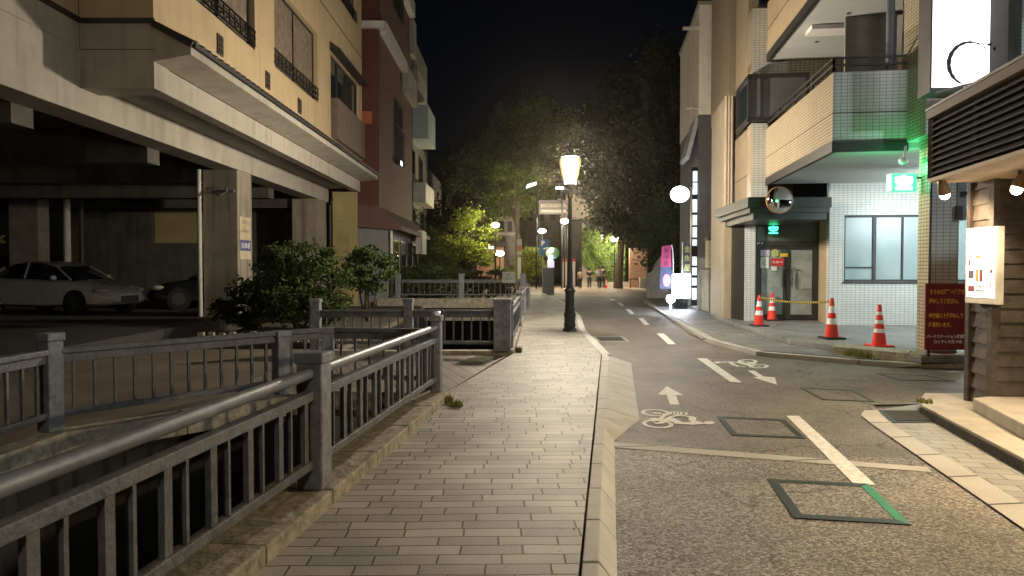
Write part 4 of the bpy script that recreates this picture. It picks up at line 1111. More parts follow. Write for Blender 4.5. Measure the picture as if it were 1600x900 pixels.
# convex mirror
mr = thing('convex_mirror', 'round convex traffic mirror with an orange rim above the entrance canopy', 'mirror', (X(1217, 16.7), 16.7, 2.8))
mc = (X(1217, 16.65), 16.65, Z(313, 16.65))
mm = MB()
prof = [(0.30 * math.sin(t * 0.16), 0.30 * 0.32 * (math.cos(t * 0.16))) for t in range(11)]
v = []; N = 28
for (r_, h_) in prof:
    for k in range(N):
        a_ = 2 * math.pi * k / N
        v.append((mc[0] + r_ * math.cos(a_), mc[1] - h_, mc[2] + r_ * math.sin(a_)))
mm.add(v, [[i * N + k, i * N + (k + 1) % N, (i + 1) * N + (k + 1) % N, (i + 1) * N + k] for i in range(len(prof) - 1) for k in range(N)])
mm.build('mirror_face', glassmat('mirror_chrome', (0.75, 0.75, 0.75), 0.03), mr, smooth=True)
MATS['mirror_chrome'].node_tree.nodes['Principled BSDF'].inputs['Metallic'].default_value = 1.0
MB().tube([(mc[0] + 0.31 * math.cos(k * math.pi / 16), mc[1] + 0.01, mc[2] + 0.31 * math.sin(k * math.pi / 16)) for k in range(33)], 0.016, 8).build('rim', mat('mirror_orange', (0.45, 0.22, 0.08), 0.5), mr, smooth=True)
MB().tube([(mc[0], mc[1] + 0.03, mc[2]), (mc[0], mc[1] + 0.25, mc[2]), (mc[0], mc[1] + 0.36, mc[2] - 0.1)], 0.025, 8).build('arm', M_BLACK, mr)

# green P sign on bracket, big white box sign, red board
G = thing('vacancy_sign', 'glowing green parking vacancy sign on the tiled corner column', 'lit sign', (X(1411, 12.0), 12.0, 3.0))
gy = 11.95
gx0, gx1, gz0, gz1 = X(1391, gy), X(1430, gy), Z(299, gy), Z(272, gy)
MB().box(gx0, gx1, gy, gy + 0.16, gz0, gz1).build('sign_box', emis('green_led_face', (0.0, 0.85, 0.28), 1.6), G)
text('空', M_GREENC, G, (gx0 + 0.07, gy - 0.003, gz0 + 0.03), (1, 0, 0), (0, 0, 1), gz1 - gz0 - 0.06, gx1 - gx0 - 0.14, bold=0.035)
MB().bar((gx1, gy + 0.08, gz1 - 0.06), (gx1 + 0.16, gy + 0.08, gz1 - 0.06), 0.03, 0.03).build('bracket', M_BLACK, G)
pl_ = bpy.data.lights.new('vacancy_glow', 'POINT'); pl_.energy = 30; pl_.color = (0.02, 1.0, 0.3); pl_.shadow_soft_size = 0.12
lo = bpy.data.objects.new('vacancy_sign_light', pl_); C.objects.link(lo); lo.parent = G; lo.location = (-0.02, 0.34, 0.24)
sf = MB(); sf.ball((X(1409, 12.1), 12.1, Z(252, 12.1)), (0.07, 0.09, 0.06), 12, 8); sf.tube([(X(1409, 12.1), 12.1, Z(252, 12.1)), (X(1412, 12.1), 12.1, 3.6)], 0.02, 8)
tag(sf.build('security_camera', M_WHITE, smooth=True), 'small white camera under the balcony above the green vacancy sign', 'camera')

S = thing('lightbox_sign', 'tall blank white lightbox sign with a dark crescent ring, top right', 'lit sign', (X(1494, 11.2), 11.2, 4.4))
sy = 11.2; S0 = Vector((X(1448, sy), sy)); S1 = Vector((X(1540, sy), sy - 0.05)); zsb, zst = Z(139, sy), 7.2
case = MB()
case.prism([S0, S1, off(S1, 0.44), off(S0, 0.44)], zsb - 0.07, zsb - 0.001)
case.prism([S0, S1, off(S1, 0.44), off(S0, 0.44)], zst, zst + 0.06)
case.prism([S0, S0 + Vector((0.03, 0)), off(S0 + Vector((0.03, 0)), 0.44), off(S0, 0.44)], zsb, zst - 0.001)
case.prism([S1 + Vector((-0.03, 0)), S1, off(S1, 0.44), off(S1 + Vector((-0.03, 0)), 0.44)], zsb, zst - 0.001)
case.build('casing', mat('sign_casing', (0.10, 0.09, 0.085), 0.5), S)
MB().prism([S0 + Vector((0.031, 0.01)), S1 + Vector((-0.031, 0.01)), S1 + Vector((-0.031, 0.06)), S0 + Vector((0.031, 0.06))], zsb + 0.001, zst - 0.002).build('lit_face', emis('sign_white', (0.93, 0.93, 1.0), 3.2), S)
rg = MB()
cx_, cz_, rr_ = X(1506, sy), Z(104, sy), 0.335
n_ = 40
for i in range(n_):
    t0 = math.radians(38 + i * 215 / n_); t1 = math.radians(38 + (i + 1) * 215 / n_)
    def wdt(t):
        f_ = (math.degrees(t) - 38) / 215
        return 0.012 + 0.06 * max(0, math.sin(min(1, f_ ** 1.5) * math.pi * 0.97)) ** 1.1 + 0.008 * math.sin(t * 17)
    o0, o1 = wdt(t0), wdt(t1)
    yq = sy - 0.062
    P = [(cx_ + (rr_ + o0 / 2) * math.cos(t0), yq, cz_ + (rr_ + o0 / 2) * math.sin(t0)), (cx_ + (rr_ + o1 / 2) * math.cos(t1), yq, cz_ + (rr_ + o1 / 2) * math.sin(t1)),
         (cx_ + (rr_ - o1 / 2) * math.cos(t1), yq, cz_ + (rr_ - o1 / 2) * math.sin(t1)), (cx_ + (rr_ - o0 / 2) * math.cos(t0), yq, cz_ + (rr_ - o0 / 2) * math.sin(t0))]
    rg.quad(*P)
rg.build('crescent_mark', MS('crescent_ink', (0.015, 0.01, 0.02)), S, fix=False)

RS = thing('parking_notice_board', 'maroon parking notice board with orange and white lettering before the column', 'notice board', (X(1484, 11.35), 11.35, 0.08))
ry = 11.35
rx0, rx1, rz0, rz1 = X(1447, ry), X(1523, ry), Z(547, ry), Z(443, ry)
MB().box(rx0, rx1, ry, ry + 0.03, rz0, rz1).build('panel', M_MAROON, RS)
MB().box(rx0 + 0.06, rx0 + 0.10, ry + 0.032, ry + 0.07, 0.04, rz1 - 0.1).build('leg', M_DARKTR, RS)
MB().box(rx1 - 0.10, rx1 - 0.06, ry + 0.032, ry + 0.07, 0.04, rz1 - 0.1).build('leg', M_DARKTR, RS)
wpx = ry / FPX
for (t_, ya, h_, w_, m_, x_) in (('すぐの公道等へ進路を', 460, 8, 55, M_SGOLD, 1453), ('注意してください。', 474.5, 8.5, 46, M_SGOLD, 1452), ('歩行者に十分注意して', 497.5, 8.5, 54, M_SGOLD, 1452), ('駐車願います。', 511.5, 8, 35, M_SGOLD, 1452),
                              ('パークステーション武蔵関町', 529, 6.2, 68, M_SWHITE, 1449), ('ロックレス式 14台', 537, 6, 44, M_SWHITE, 1461)):
    text(t_, m_, RS, (X(x_, ry), ry - 0.001, Z(ya, ry)), (1, 0, 0), (0, 0, 1), h_ * wpx, w_ * wpx, bold=0.035)
# cables on the column
MB().tube([(X(1452.5, 11.66), 11.66, 0.9), (X(1452.5, 11.66), 11.66, 3.7)], 0.018, 6).build('cable', M_BLACK, TB)

# ceiling tubes under the balcony (out of direct sight, light the white wall)
def area_fixture(c_, L_, E_, col_, label):
    f_ = thing('ceiling_light', label, 'ceiling light', c_)
    MB().box(c_[0] - L_ / 2 - 0.03, c_[0] + L_ / 2 + 0.03, c_[1] - 0.03, c_[1] + 0.03, c_[2], c_[2] + 0.03).build('housing', M_WHITE, f_)
    MB().tube([(c_[0] - L_ / 2, c_[1], c_[2] - 0.10), (c_[0] + L_ / 2, c_[1], c_[2] - 0.10)], 0.03, 8).build('tube', emis('fluorescent', col_, E_), f_)
area_fixture((10.3, 14.6, 2.95), 1.3, 640, (0.86, 0.98, 1.0), 'fluorescent ceiling light hidden behind the column under the balcony')

# ================================================================= WHITE / DARK BUILDING BEYOND
WB = thing('white_building', 'narrow building, white above and dark grey below, beside the entrance canopy', 'building', (7.4, 27, 0))
wy = 25.4
w0, w1 = X(1090, wy), X(1150, wy)
wpoly = [(w0, wy), (w1 + 2, wy), (w1 + 2, wy + 6), (w0 + 0.75, wy + 6), (w0 + 0.3, wy + 2.2)]
MB().prism(wpoly, 7.04, Z(12, wy)).build('upper_wall', mat('white_render', (0.66, 0.62, 0.54), 0.8, var=0.1, stain=0.25), WB)
MB().prism([(p[0] - 0.06 if i in (0, 3, 4) else p[0], p[1] - 0.05 if i < 2 else p[1]) for i, p in enumerate(wpoly)], Z(12, wy), Z(12, wy) + 0.12).build('parapet', M_CONCG, WB)
lw = [(w0 + 0.02, wy + 0.05), (w1 + 2, wy + 0.05), (w1 + 2, wy + 6), (w0 + 0.78, wy + 6), (w0 + 0.33, wy + 2.2)]
MB().prism(lw, 1.9, 7.038).build('lower_wall', mat('dark_grey_render', (0.095, 0.088, 0.092), 0.8, var=0.15), WB)
MB().prism(lw, 0.0, 1.898).build('plinth', M_CONCG, WB)
MB().box(X(1138, wy), X(1149, wy), wy - 0.03, wy - 0.001, Z(125, wy), Z(70, wy)).build('window', mat('brown_shutter', (0.13, 0.085, 0.04), 0.7), WB)
MB().box(w0 - 0.55, w0 + 0.1, wy + 0.1, wy + 0.2, Z(48, wy), Z(44, wy)).build('bracket', M_DIRTYW, WB)
MB().box(w0 - 0.35, w0 + 0.1, wy + 0.4, wy + 0.5, Z(168, wy), Z(166, wy)).build('bracket', M_DIRTYW, WB)
MB().add([(w0 - 0.02, wy + 0.3, 7.03), (w0 - 0.38, wy + 0.3, 5.6), (w0 - 0.25, wy + 0.3, 5.5), (w0 + 0.10, wy + 0.3, 6.9), (w0 + 0.2, wy + 2.0, 7.03), (w0 - 0.2, wy + 2.0, 5.6), (w0 - 0.1, wy + 2, 5.5), (w0 + 0.2, wy + 2, 6.9)],
         [[0, 1, 2, 3], [7, 6, 5, 4], [0, 4, 5, 1], [1, 5, 6, 2], [2, 6, 7, 3], [3, 7, 4, 0]]).build('window_hood', mat('hood_grey', (0.3, 0.32, 0.34), 0.6), WB)
sb = thing('parking_sign_board', 'weathered cream sign board with a white letter P square', 'sign board', (X(1126, 24.6), 24.6, 1.5))
sy2 = 24.5
bz = lambda y: Z(y, sy2)
MB().box(X(1106, sy2), X(1146, sy2), sy2, sy2 + 0.35, bz(418), bz(376)).build('panel', mat('cream_board', (0.42, 0.36, 0.24), 0.7, var=0.12), sb)
MB().box(X(1105, sy2), X(1147, sy2), sy2 - 0.1, sy2 + 0.4, bz(376), bz(371)).build('hood', M_DARKTR, sb)
psq = MB().box(X(1132.5, sy2), X(1143, sy2), sy2 - 0.012, sy2 - 0.001, bz(398), bz(388)).build('letter_square', M_BLACK, sb)
text('P', M_SWHITE, psq, (X(1135, sy2), sy2 - 0.014, bz(396.8)), (1, 0, 0), (0, 0, 1), 0.17, 0.12, bold=0.03)
text('武蔵通り', MS('ink_olive', (0.16, 0.13, 0.08)), sb, (X(1109, sy2), sy2 - 0.003, bz(386)), (1, 0, 0), (0, 0, 1), 0.14, 0.52)
text('営い', MATS['ink_olive'], sb, (X(1109, sy2), sy2 - 0.003, bz(397)), (1, 0, 0), (0, 0, 1), 0.16, 0.3)
MB().box(X(1107, sy2), X(1145, sy2), sy2 - 0.004, sy2 - 0.001, bz(399.5), bz(398.8)).build('joint_line', M_CONCD, sb)
gp_ = tag(MB().box(X(1107, 24.5), X(1144, 24.5), 24.45, 25.4, 0.0, Z(421, 24.5)).build('gatepost', mat('old_plaster', (0.28, 0.22, 0.15), 0.85, var=0.35, scale=1.5, stain=0.5), bevel=0.03), 'stained plaster gatepost below the weathered P sign board', 'gatepost')
# edge-lit vertical sign ladder on the building's street edge
VS = thing('vertical_sign', 'tall narrow column of stacked backlit shop panels on the dark building edge', 'lit sign', (X(1085, 25.6), 25.6, 0.4))
vy = 25.55
MB().box(X(1080, vy), X(1091, vy), vy + 0.01, vy + 0.2, Z(478, vy), Z(262, vy)).build('casing', M_BLACK, VS)
for (ya, yb) in ((268, 284), (286, 304), (312, 332), (336, 352), (355, 371), (374, 384), (401, 415), (418, 430), (434, 446), (450, 468)):
    MB().box(X(1081.5, vy), X(1088.5, vy), vy - 0.004, vy + 0.01, Z(yb, vy), Z(ya, vy)).build('lit_panel', emis('panel_cool', (0.62, 0.8, 1.0), 0.7), VS)
BW = thing('globe_lamp', 'white globe lamp hung on a bracket at the dark building corner', 'lamp', (X(1062, 25.5), 25.5, Z(304, 25.5)))
bc = (X(1061.5, 25.5), 25.5, Z(304, 25.5))
MB().ball(bc, (0.335, 0.335, 0.29), 24, 14).build('globe', emis('globe_cool', (0.86, 0.93, 1.0), 15), BW, smooth=True)
MB().bar((bc[0], bc[1], bc[2] + 0.3), (X(1084, 25.5), 25.55, bc[2] + 0.3), 0.03, 0.03).build('bracket', M_BLACK, BW)

# banner, lit box, small globe on pavement
BN = thing('banner_flag', 'tall pink and blue banner flag on a pole beside the lit box', 'banner', (X(1051, 28), 28, 0))
ny = 28.0
pole = MB().tube([(X(1054, ny), ny, -0.05), (X(1051, ny), ny, Z(392, ny)), (X(1049, ny), ny, Z(383, ny))], 0.02, 8).build('pole', M_WHITE, BN)
bnr = MB()
def npt(px, py): return (X(px, ny), ny + 0.02 * math.sin(py * 0.4), Z(py, ny))
bnr.quad(npt(1034, 385), npt(1048, 383), npt(1049, 417), npt(1032, 417))
bnr.mi = [0]
bnr.quad(npt(1032, 417), npt(1049, 417), npt(1052, 451), npt(1031, 452), 1)
bnr.build('cloth', [mat('banner_pink', (0.36, 0.04, 0.13), 0.7, var=0.1), mat('banner_navy', (0.04, 0.055, 0.13), 0.7)], BN, fix=False)
for k, ch in enumerate('氷冷茶'):
    text(ch, MS('banner_ink', (0.12, 0.02, 0.08)), BN, (X(1036.5, ny), ny - 0.03, Z(395.5 + k * 10.5, ny)), (1, 0, 0), (0, 0, 1), 0.2, 0.22)
bl = MB(); bl.ball((X(1041, ny), ny - 0.05, Z(438, ny)), (0.16, 0.01, 0.26), 16, 10); bl.build('pink_blob', MS('banner_rose', (0.6, 0.16, 0.3)), BN)
B2 = thing('banner_flag', 'dark vertical banner with pale yellow characters beside the vertical sign', 'banner', (X(1074, 27), 27, 0))
ny2 = 27.0
MB().box(X(1067, ny2), X(1079, ny2), ny2, ny2 + 0.012, Z(432, ny2), Z(379, ny2)).build('cloth', mat('banner_black', (0.04, 0.045, 0.05), 0.7), B2)
MB().tube([(X(1066, ny2), ny2, 0), (X(1066, ny2), ny2, Z(378, ny2))], 0.018, 8).build('pole', M_WHITE, B2)
for k, ch in enumerate('金魚屋'):
    text(ch, MS('banner_yel', (0.55, 0.55, 0.2)), B2, (X(1069, ny2), ny2 - 0.002, Z(394 + k * 14.5, ny2)), (1, 0, 0), (0, 0, 1), 0.24, 0.22)
LB = thing('lit_box_sign', 'blown out white lit box sign standing on the pavement', 'lit sign', (X(1065, 26.8), 26.8, 0))
ly = 26.8
MB().box(X(1053, ly), X(1077, ly), ly, ly + 0.3, Z(466, ly), Z(428, ly)).build('lit_face', emis('box_white', (0.80, 0.88, 1.0), 26), LB, bevel=0.03)
MB().box(X(1055, ly), X(1075, ly), ly + 0.05, ly + 0.25, -0.03, Z(466.5, ly)).build('base', M_BLACK, LB)
SG = thing('ground_lamp', 'small glowing globe lamp on the pavement before the lit box', 'lamp', (X(1048, 25.2), 25.2, 0))
MB().ball((X(1048, 25.2), 25.2, Z(467, 25.2)), 0.15, 16, 10).build('globe', emis('globe_small', (0.7, 0.9, 1.0), 90), SG, smooth=True)
MB().lathe((X(1048, 25.2), 25.2, zs), [(0.09, 0), (0.07, 0.05), (0.04, 0.28)], 14).build('stand', mat('lamp_stand_pale', (0.5, 0.6, 0.6), 0.4), SG, smooth=True)
gw = MB()
for k, (xa, xb, top) in enumerate(((1012, 1020, 428), (1020, 1027, 414), (1027, 1034, 402), (1034, 1046, 398))):
    gw.box(X(xa, 33), X(xb, 33), 33, 33.2, -0.13, Z(top, 33))
gw2 = MB()
gw2.add([(X(p, 33), 33.0, Z(q, 33)) for p, q in ((1011, 466), (1046, 466), (1046, 396), (1034, 400), (1026, 410), (1020, 424), (1011, 428))] + [(X(p, 33), 33.25, Z(q, 33)) for p, q in ((1011, 466), (1046, 466), (1046, 396), (1034, 400), (1026, 410), (1020, 424), (1011, 428))],
        [[0, 1, 2, 3, 4, 5, 6], [13, 12, 11, 10, 9, 8, 7]] + [[i, i + 7, (i + 1) % 7 + 7, (i + 1) % 7] for i in range(7)])
tag(gw2.build('garden_wall', M_CONCG), 'grey wall with a curved top behind the pink banner', 'wall')

# ================================================================= WOODEN SHOP (RIGHT EDGE)
WS = thing('wooden_shop', 'dark wooden shop corner with lap boards and a slatted eave', 'shop', (5.6, 7.6, 0.07))
def lap(mb, p, q, z0, z1, step=0.158, th=0.028, mi=0):
    p = Vector(p); q = Vector(q); d = (q - p).normalized(); n = Vector((d.y, -d.x))
    z = z0
    while z < z1 - 0.02:
        zt = min(z + step, z1)
        a0, a1 = p + n * th, q + n * th
        jit = rnd.uniform(-0.003, 0.003)
        b0, b1 = p + n * 0.004, q + n * 0.004
        v = [(*a0, z + jit), (*a1, z + jit), (*b1, zt + 0.01), (*b0, zt + 0.01), (*p, z), (*q, z), (*q, zt), (*p, zt)]
        mb.add(v, [[0, 1, 2, 3], [0, 4, 5, 1], [0, 3, 7, 4], [1, 5, 6, 2]])
        z = zt
H0, H1 = Vector((5.17, 7.55)), Vector((5.235, 7.99))
core = MB().prism([H0, (9, 7.55), (9, 8.0), H1], -0.004, 2.62)
core.build('wall_core', M_WOODD, WS)
l1 = MB(); lap(l1, H0 + Vector((0.03, 0)), (9, 7.549), 0.135, 2.48); l1.build('lap_boards', M_WOOD, WS)
l2 = MB(); lap(l2, H1, H0 + Vector((-0.001, 0.05)), 0.0, 2.48, step=0.17); l2.build('lap_boards', M_WOOD, WS)
MB().prism([H0 + Vector((-0.04, -0.035)), H0 + Vector((0.035, -0.035)), H0 + Vector((0.035, 0.05)), H0 + Vector((-0.04, 0.05))], -0.004, 2.5).build('corner_board', M_WOOD, WS, bevel=0.005)
MB().prism([H1 + Vector((-0.06, -0.02)), H1 + Vector((0.0, -0.02)), H1 + Vector((0.0, 0.04)), H1 + Vector((-0.06, 0.04))], -0.1, 2.5).build('corner_board', M_WOODD, WS)
# eave box with slats
EF = Vector((4.64, 7.86)); EN = Vector((3.62, 2.5)); ed = (EN - EF).normalized(); en = Vector((ed.y, -ed.x))   # en points to the street? fixed below
if en.x > 0: en = -en
bk = MB(); bk.wall(EF - en * 0.10, EN - en * 0.10, 0.03 if False else -0.02, 2.53, 3.14); bk.build('eave_backing', mat('eave_black', (0.012, 0.010, 0.008), 0.8), WS)
sl = MB()
for k in range(9):
    z = 2.55 + k * 0.068
    n_seg = 1
    a_, b_ = EF + en * 0.0, EN + en * 0.0
    sl.add([(*(a_), z), (*(b_), z), (*(b_ - en * 0.055), z + 0.046), (*(a_ - en * 0.055), z + 0.046), (*(a_), z - 0.014), (*(b_), z - 0.014), (*(b_ - en * 0.055), z + 0.032), (*(a_ - en * 0.055), z + 0.032)],
           [[0, 1, 2, 3], [7, 6, 5, 4], [0, 4, 5, 1], [3, 2, 6, 7], [0, 3, 7, 4], [1, 5, 6, 2]])
sl.build('eave_slats', mat('slat_brown', (0.012, 0.009, 0.007), 0.8, var=0.5, scale=12), WS)
up = MB()
for t in (0.0, 0.18, 0.36, 0.54, 0.72, 0.9):
    c_ = EF.lerp(EN, t)
    up.bar((*(c_ - en * 0.07), 2.50), (*(c_ - en * 0.07), 3.15), 0.05, 0.04)
up.build('eave_stud', M_WOODD, WS)
MB().prism([EF + en * 0.04, EN + en * 0.04, EN - en * 0.12, EF - en * 0.12], 3.15, 3.24).build('roof_board', M_WOODT, WS)
MB().prism([EF + en * 0.05, EN + en * 0.05, (9, 2.5), (9, 7.9)], [3.242, 3.242, 3.9, 3.9], [3.27, 3.27, 3.93, 3.93]).build('roof', mat('roof_grey', (0.2, 0.19, 0.18), 0.6), WS)
MB().prism([EF + en * 0.02, EF + en * 0.02 + Vector((3.2, 0.0)), EF + Vector((3.2, -0.06)), EF + Vector((0, -0.06))], 2.5, 3.15).build('gable_board', M_WOODD, WS)
MB().prism([EF + en * 0.01, EN + en * 0.01, (9, 2.5), (9, 7.80)], 2.46, 2.499).build('soffit', mat('soffit_cream', (0.55, 0.42, 0.28), 0.7, var=0.12), WS)
MB().tube([(4.61, 7.7, 3.415), (4.8, 6.6, 3.35), (5.3, 4.6, 3.36)], 0.014, 8).build('gutter_pipe', mat('pale_pipe', (0.45, 0.5, 0.52), 0.4), WS)
MB().box(5.62, 5.66, 7.44, 7.51, 1.9, 2.16).build('wall_plate', M_DIRTYW, WS)
# spotlights
def spotlight(p, aim, label, E_):
    r_ = thing('spotlight', label, 'spotlight', (p[0], p[1], 2.46), group='spotlights under the shop eave')
    aim = Vector(aim).normalized(); p = Vector(p)
    MB().tube([(p.x, p.y, 2.46), (p.x, p.y, p.z + 0.06)], 0.015, 8).build('stem', M_DARKTR, r_)
    MB().tube([p - aim * 0.12, p - aim * 0.09, p - aim * 0.0, p + aim * 0.045], [0.03, 0.045, 0.06, 0.062], 16).build('housing', mat('spot_brown', (0.25, 0.17, 0.10), 0.4), r_, smooth=True)
    MB().ball(p + aim * 0.062, (0.052, 0.052, 0.05), 14, 10).build('bulb', emis('spot_bulb', (1.0, 0.82, 0.58), 26), r_, smooth=True)
    l = bpy.data.lights.new('spot', 'SPOT'); l.energy = E_; l.color = (1.0, 0.76, 0.46); l.spot_size = math.radians(160); l.spot_blend = 0.6; l.shadow_soft_size = 0.04
    o = bpy.data.objects.new('spotlight_beam', l); C.objects.link(o); o.parent = r_
    o.location = (p + aim * 0.13) - Vector(r_.location)
    o.rotation_euler = aim.to_track_quat('-Z', 'Y').to_euler()
spotlight((X(1472, 7.7), 7.7, 2.36), (0.35, 0.25, -0.8), 'spotlight at the far corner of the slatted eave above the menu board', 110)
spotlight((X(1590, 6.9), 6.9, 2.33), (-0.35, 0.1, -0.9), 'second spotlight under the eave, at the photo edge', 80)
spotlight((4.75, 4.6, 2.33), (-0.6, 0.15, -0.8), 'third spotlight added out of view under the eave nearest the camera', 620)  # extra spotlight out of view, added to light the near road
rl_ = thing('road_light', 'cool white fill light on a pole, added out of view behind the wooden shop', 'street lamp', (10.4, 3.0, 0))  # unseen cool lamp added to brighten the tiled fronts
MB().tube([(10.4, 3.0, -0.1), (10.4, 3.0, 6.2), (10.1, 3.3, 6.4)], 0.06, 8).build('pole', M_IRON, rl_)
MB().box(9.8, 10.2, 3.2, 3.6, 6.35, 6.45).build('lamp_head', emis('led_side_fill', (0.80, 0.92, 1.0), 620), rl_)
# menu light box
MN = thing('menu_lightbox', 'glowing white menu box with small food pictures on the shop corner', 'menu board', (5.12, 7.7, 1.1))
m0, m1 = Vector((X(1508, 7.88), 7.88)), Vector((X(1557.5, 7.40), 7.40))
md = (m1 - m0).normalized(); mn = Vector((md.y, -md.x))
if mn.x > 0: mn = -mn
mz0, mz1 = 1.12, 1.95
MB().prism([m0, m1, m1 - mn * 0.08, m0 - mn * 0.08], mz0, mz1).build('casing', mat('menu_casing', (0.62, 0.60, 0.56), 0.35, bump=0), MN, bevel=0.006)
mf0, mf1 = m0 + md * 0.035 + mn * 0.004, m1 - md * 0.035 + mn * 0.004
MB().prism([mf0, mf1, mf1 - mn * 0.003, mf0 - mn * 0.003], mz0 + 0.07, mz1 - 0.03).build('lit_face', emis('menu_glow', (1.0, 0.97, 0.93), 3.6), MN)
mw = (mf1 - mf0).length
pic_c = [(0.28, 0.08, 0.05), (0.5, 0.3, 0.1), (0.12, 0.10, 0.14), (0.45, 0.33, 0.06), (0.2, 0.09, 0.07)]
def pic(u, vv, w_, h_, k):
    a_ = mf0 + md * (u * mw) + mn * 0.003; b_ = mf0 + md * ((u + w_) * mw) + mn * 0.003
    zz = mz0 + 0.07 + vv * (mz1 - mz0 - 0.10)
    MB().prism([a_, b_, b_ - mn * 0.002, a_ - mn * 0.002], zz, zz + h_ * (mz1 - mz0 - 0.1)).build('menu_picture', MS('pic%d' % (k % 5), pic_c[k % 5]), MN)
k = 0
for (u, vv, w_, h_) in ((0.05, 0.08, 0.25, 0.09), (0.36, 0.14, 0.08, 0.035), (0.47, 0.14, 0.08, 0.035), (0.58, 0.14, 0.08, 0.035), (0.36, 0.08, 0.08, 0.035), (0.47, 0.08, 0.08, 0.035), (0.58, 0.08, 0.08, 0.035),
                        (0.05, 0.28, 0.22, 0.12), (0.34, 0.23, 0.10, 0.19), (0.47, 0.23, 0.13, 0.19), (0.05, 0.47, 0.08, 0.10), (0.32, 0.58, 0.2, 0.05), (0.66, 0.52, 0.1, 0.02), (0.82, 0.52, 0.1, 0.02), (0.86, 0.36, 0.1, 0.06), (0.08, 0.75, 0.06, 0.05), (0.87, 0.14, 0.05, 0.12)):
    pic(u, vv, w_, h_, k); k += 1

# blue lit window of a neighbour behind the shop, with electric meter
tag(MB().box(X(1590, 10.6), X(1680, 10.6), 10.6, 10.7, 5.6, 8.2).build('lit_window', emis('cool_window', (0.35, 0.55, 0.8), 0.35)), 'pale blue lit window at the top right corner', 'window')
tag(MB().box(X(1568, 10.5), X(1589, 10.5), 10.5, 10.9, 4.3, 8.4).build('gutter_column', M_CONCD), 'dark upright casing beside the pale blue window', 'casing')
twg = MB()
twg.tube([(X(1543, 10.8), 10.9, Z(70, 10.8)), (X(1573, 10.8), 10.8, Z(69, 10.8))], 0.02, 6)
twg.tube([(X(1545, 10.8), 10.8, Z(78, 10.8)), (X(1555, 10.8), 10.75, Z(92, 10.8)), (X(1572, 10.8), 10.7, Z(112, 10.8))], 0.018, 6)
twg.tube([(X(1562, 10.8), 10.8, Z(85, 10.8)), (X(1556, 10.8), 10.75, Z(65, 10.8)), (X(1549, 10.8), 10.7, Z(55, 10.8))], 0.012, 6)
tag(twg.build('wall_bracket', M_WOODD), 'dark twisted bracket on the tiles right of the lightbox sign', 'bracket')
my = 11.62
mtr = thing('electric_meter', 'grey electric meter boxes on the tiled column above the maroon board', 'meter', (X(1500, my), my, Z(345, my)))
MB().box(X(1494, my), X(1509, my), my, my + 0.14, Z(344, my), Z(284, my)).build('housing', mat('meter_grey', (0.22, 0.23, 0.22), 0.5), mtr, bevel=0.01)
MB().box(X(1490, my), X(1500, my), my - 0.05, my - 0.001, Z(344, my), Z(322, my)).build('cover', M_DARKTR, mtr, bevel=0.01)
MB().lathe((X(1503, my), my - 0.03, Z(306, my)), [(0.05, 0), (0.05, 0.06)], 14).build('dial', M_GLASS, mtr)
pier_ = MB().prism([off(A0, 0.12, 0.462), off(A0, 0.12, 0.52), off(A0, 0.36, 0.52), off(A0, 0.36, 0.462)], 0.08, 3.7)
pier_.build('downpipe_casing', M_DARKTR, TB)

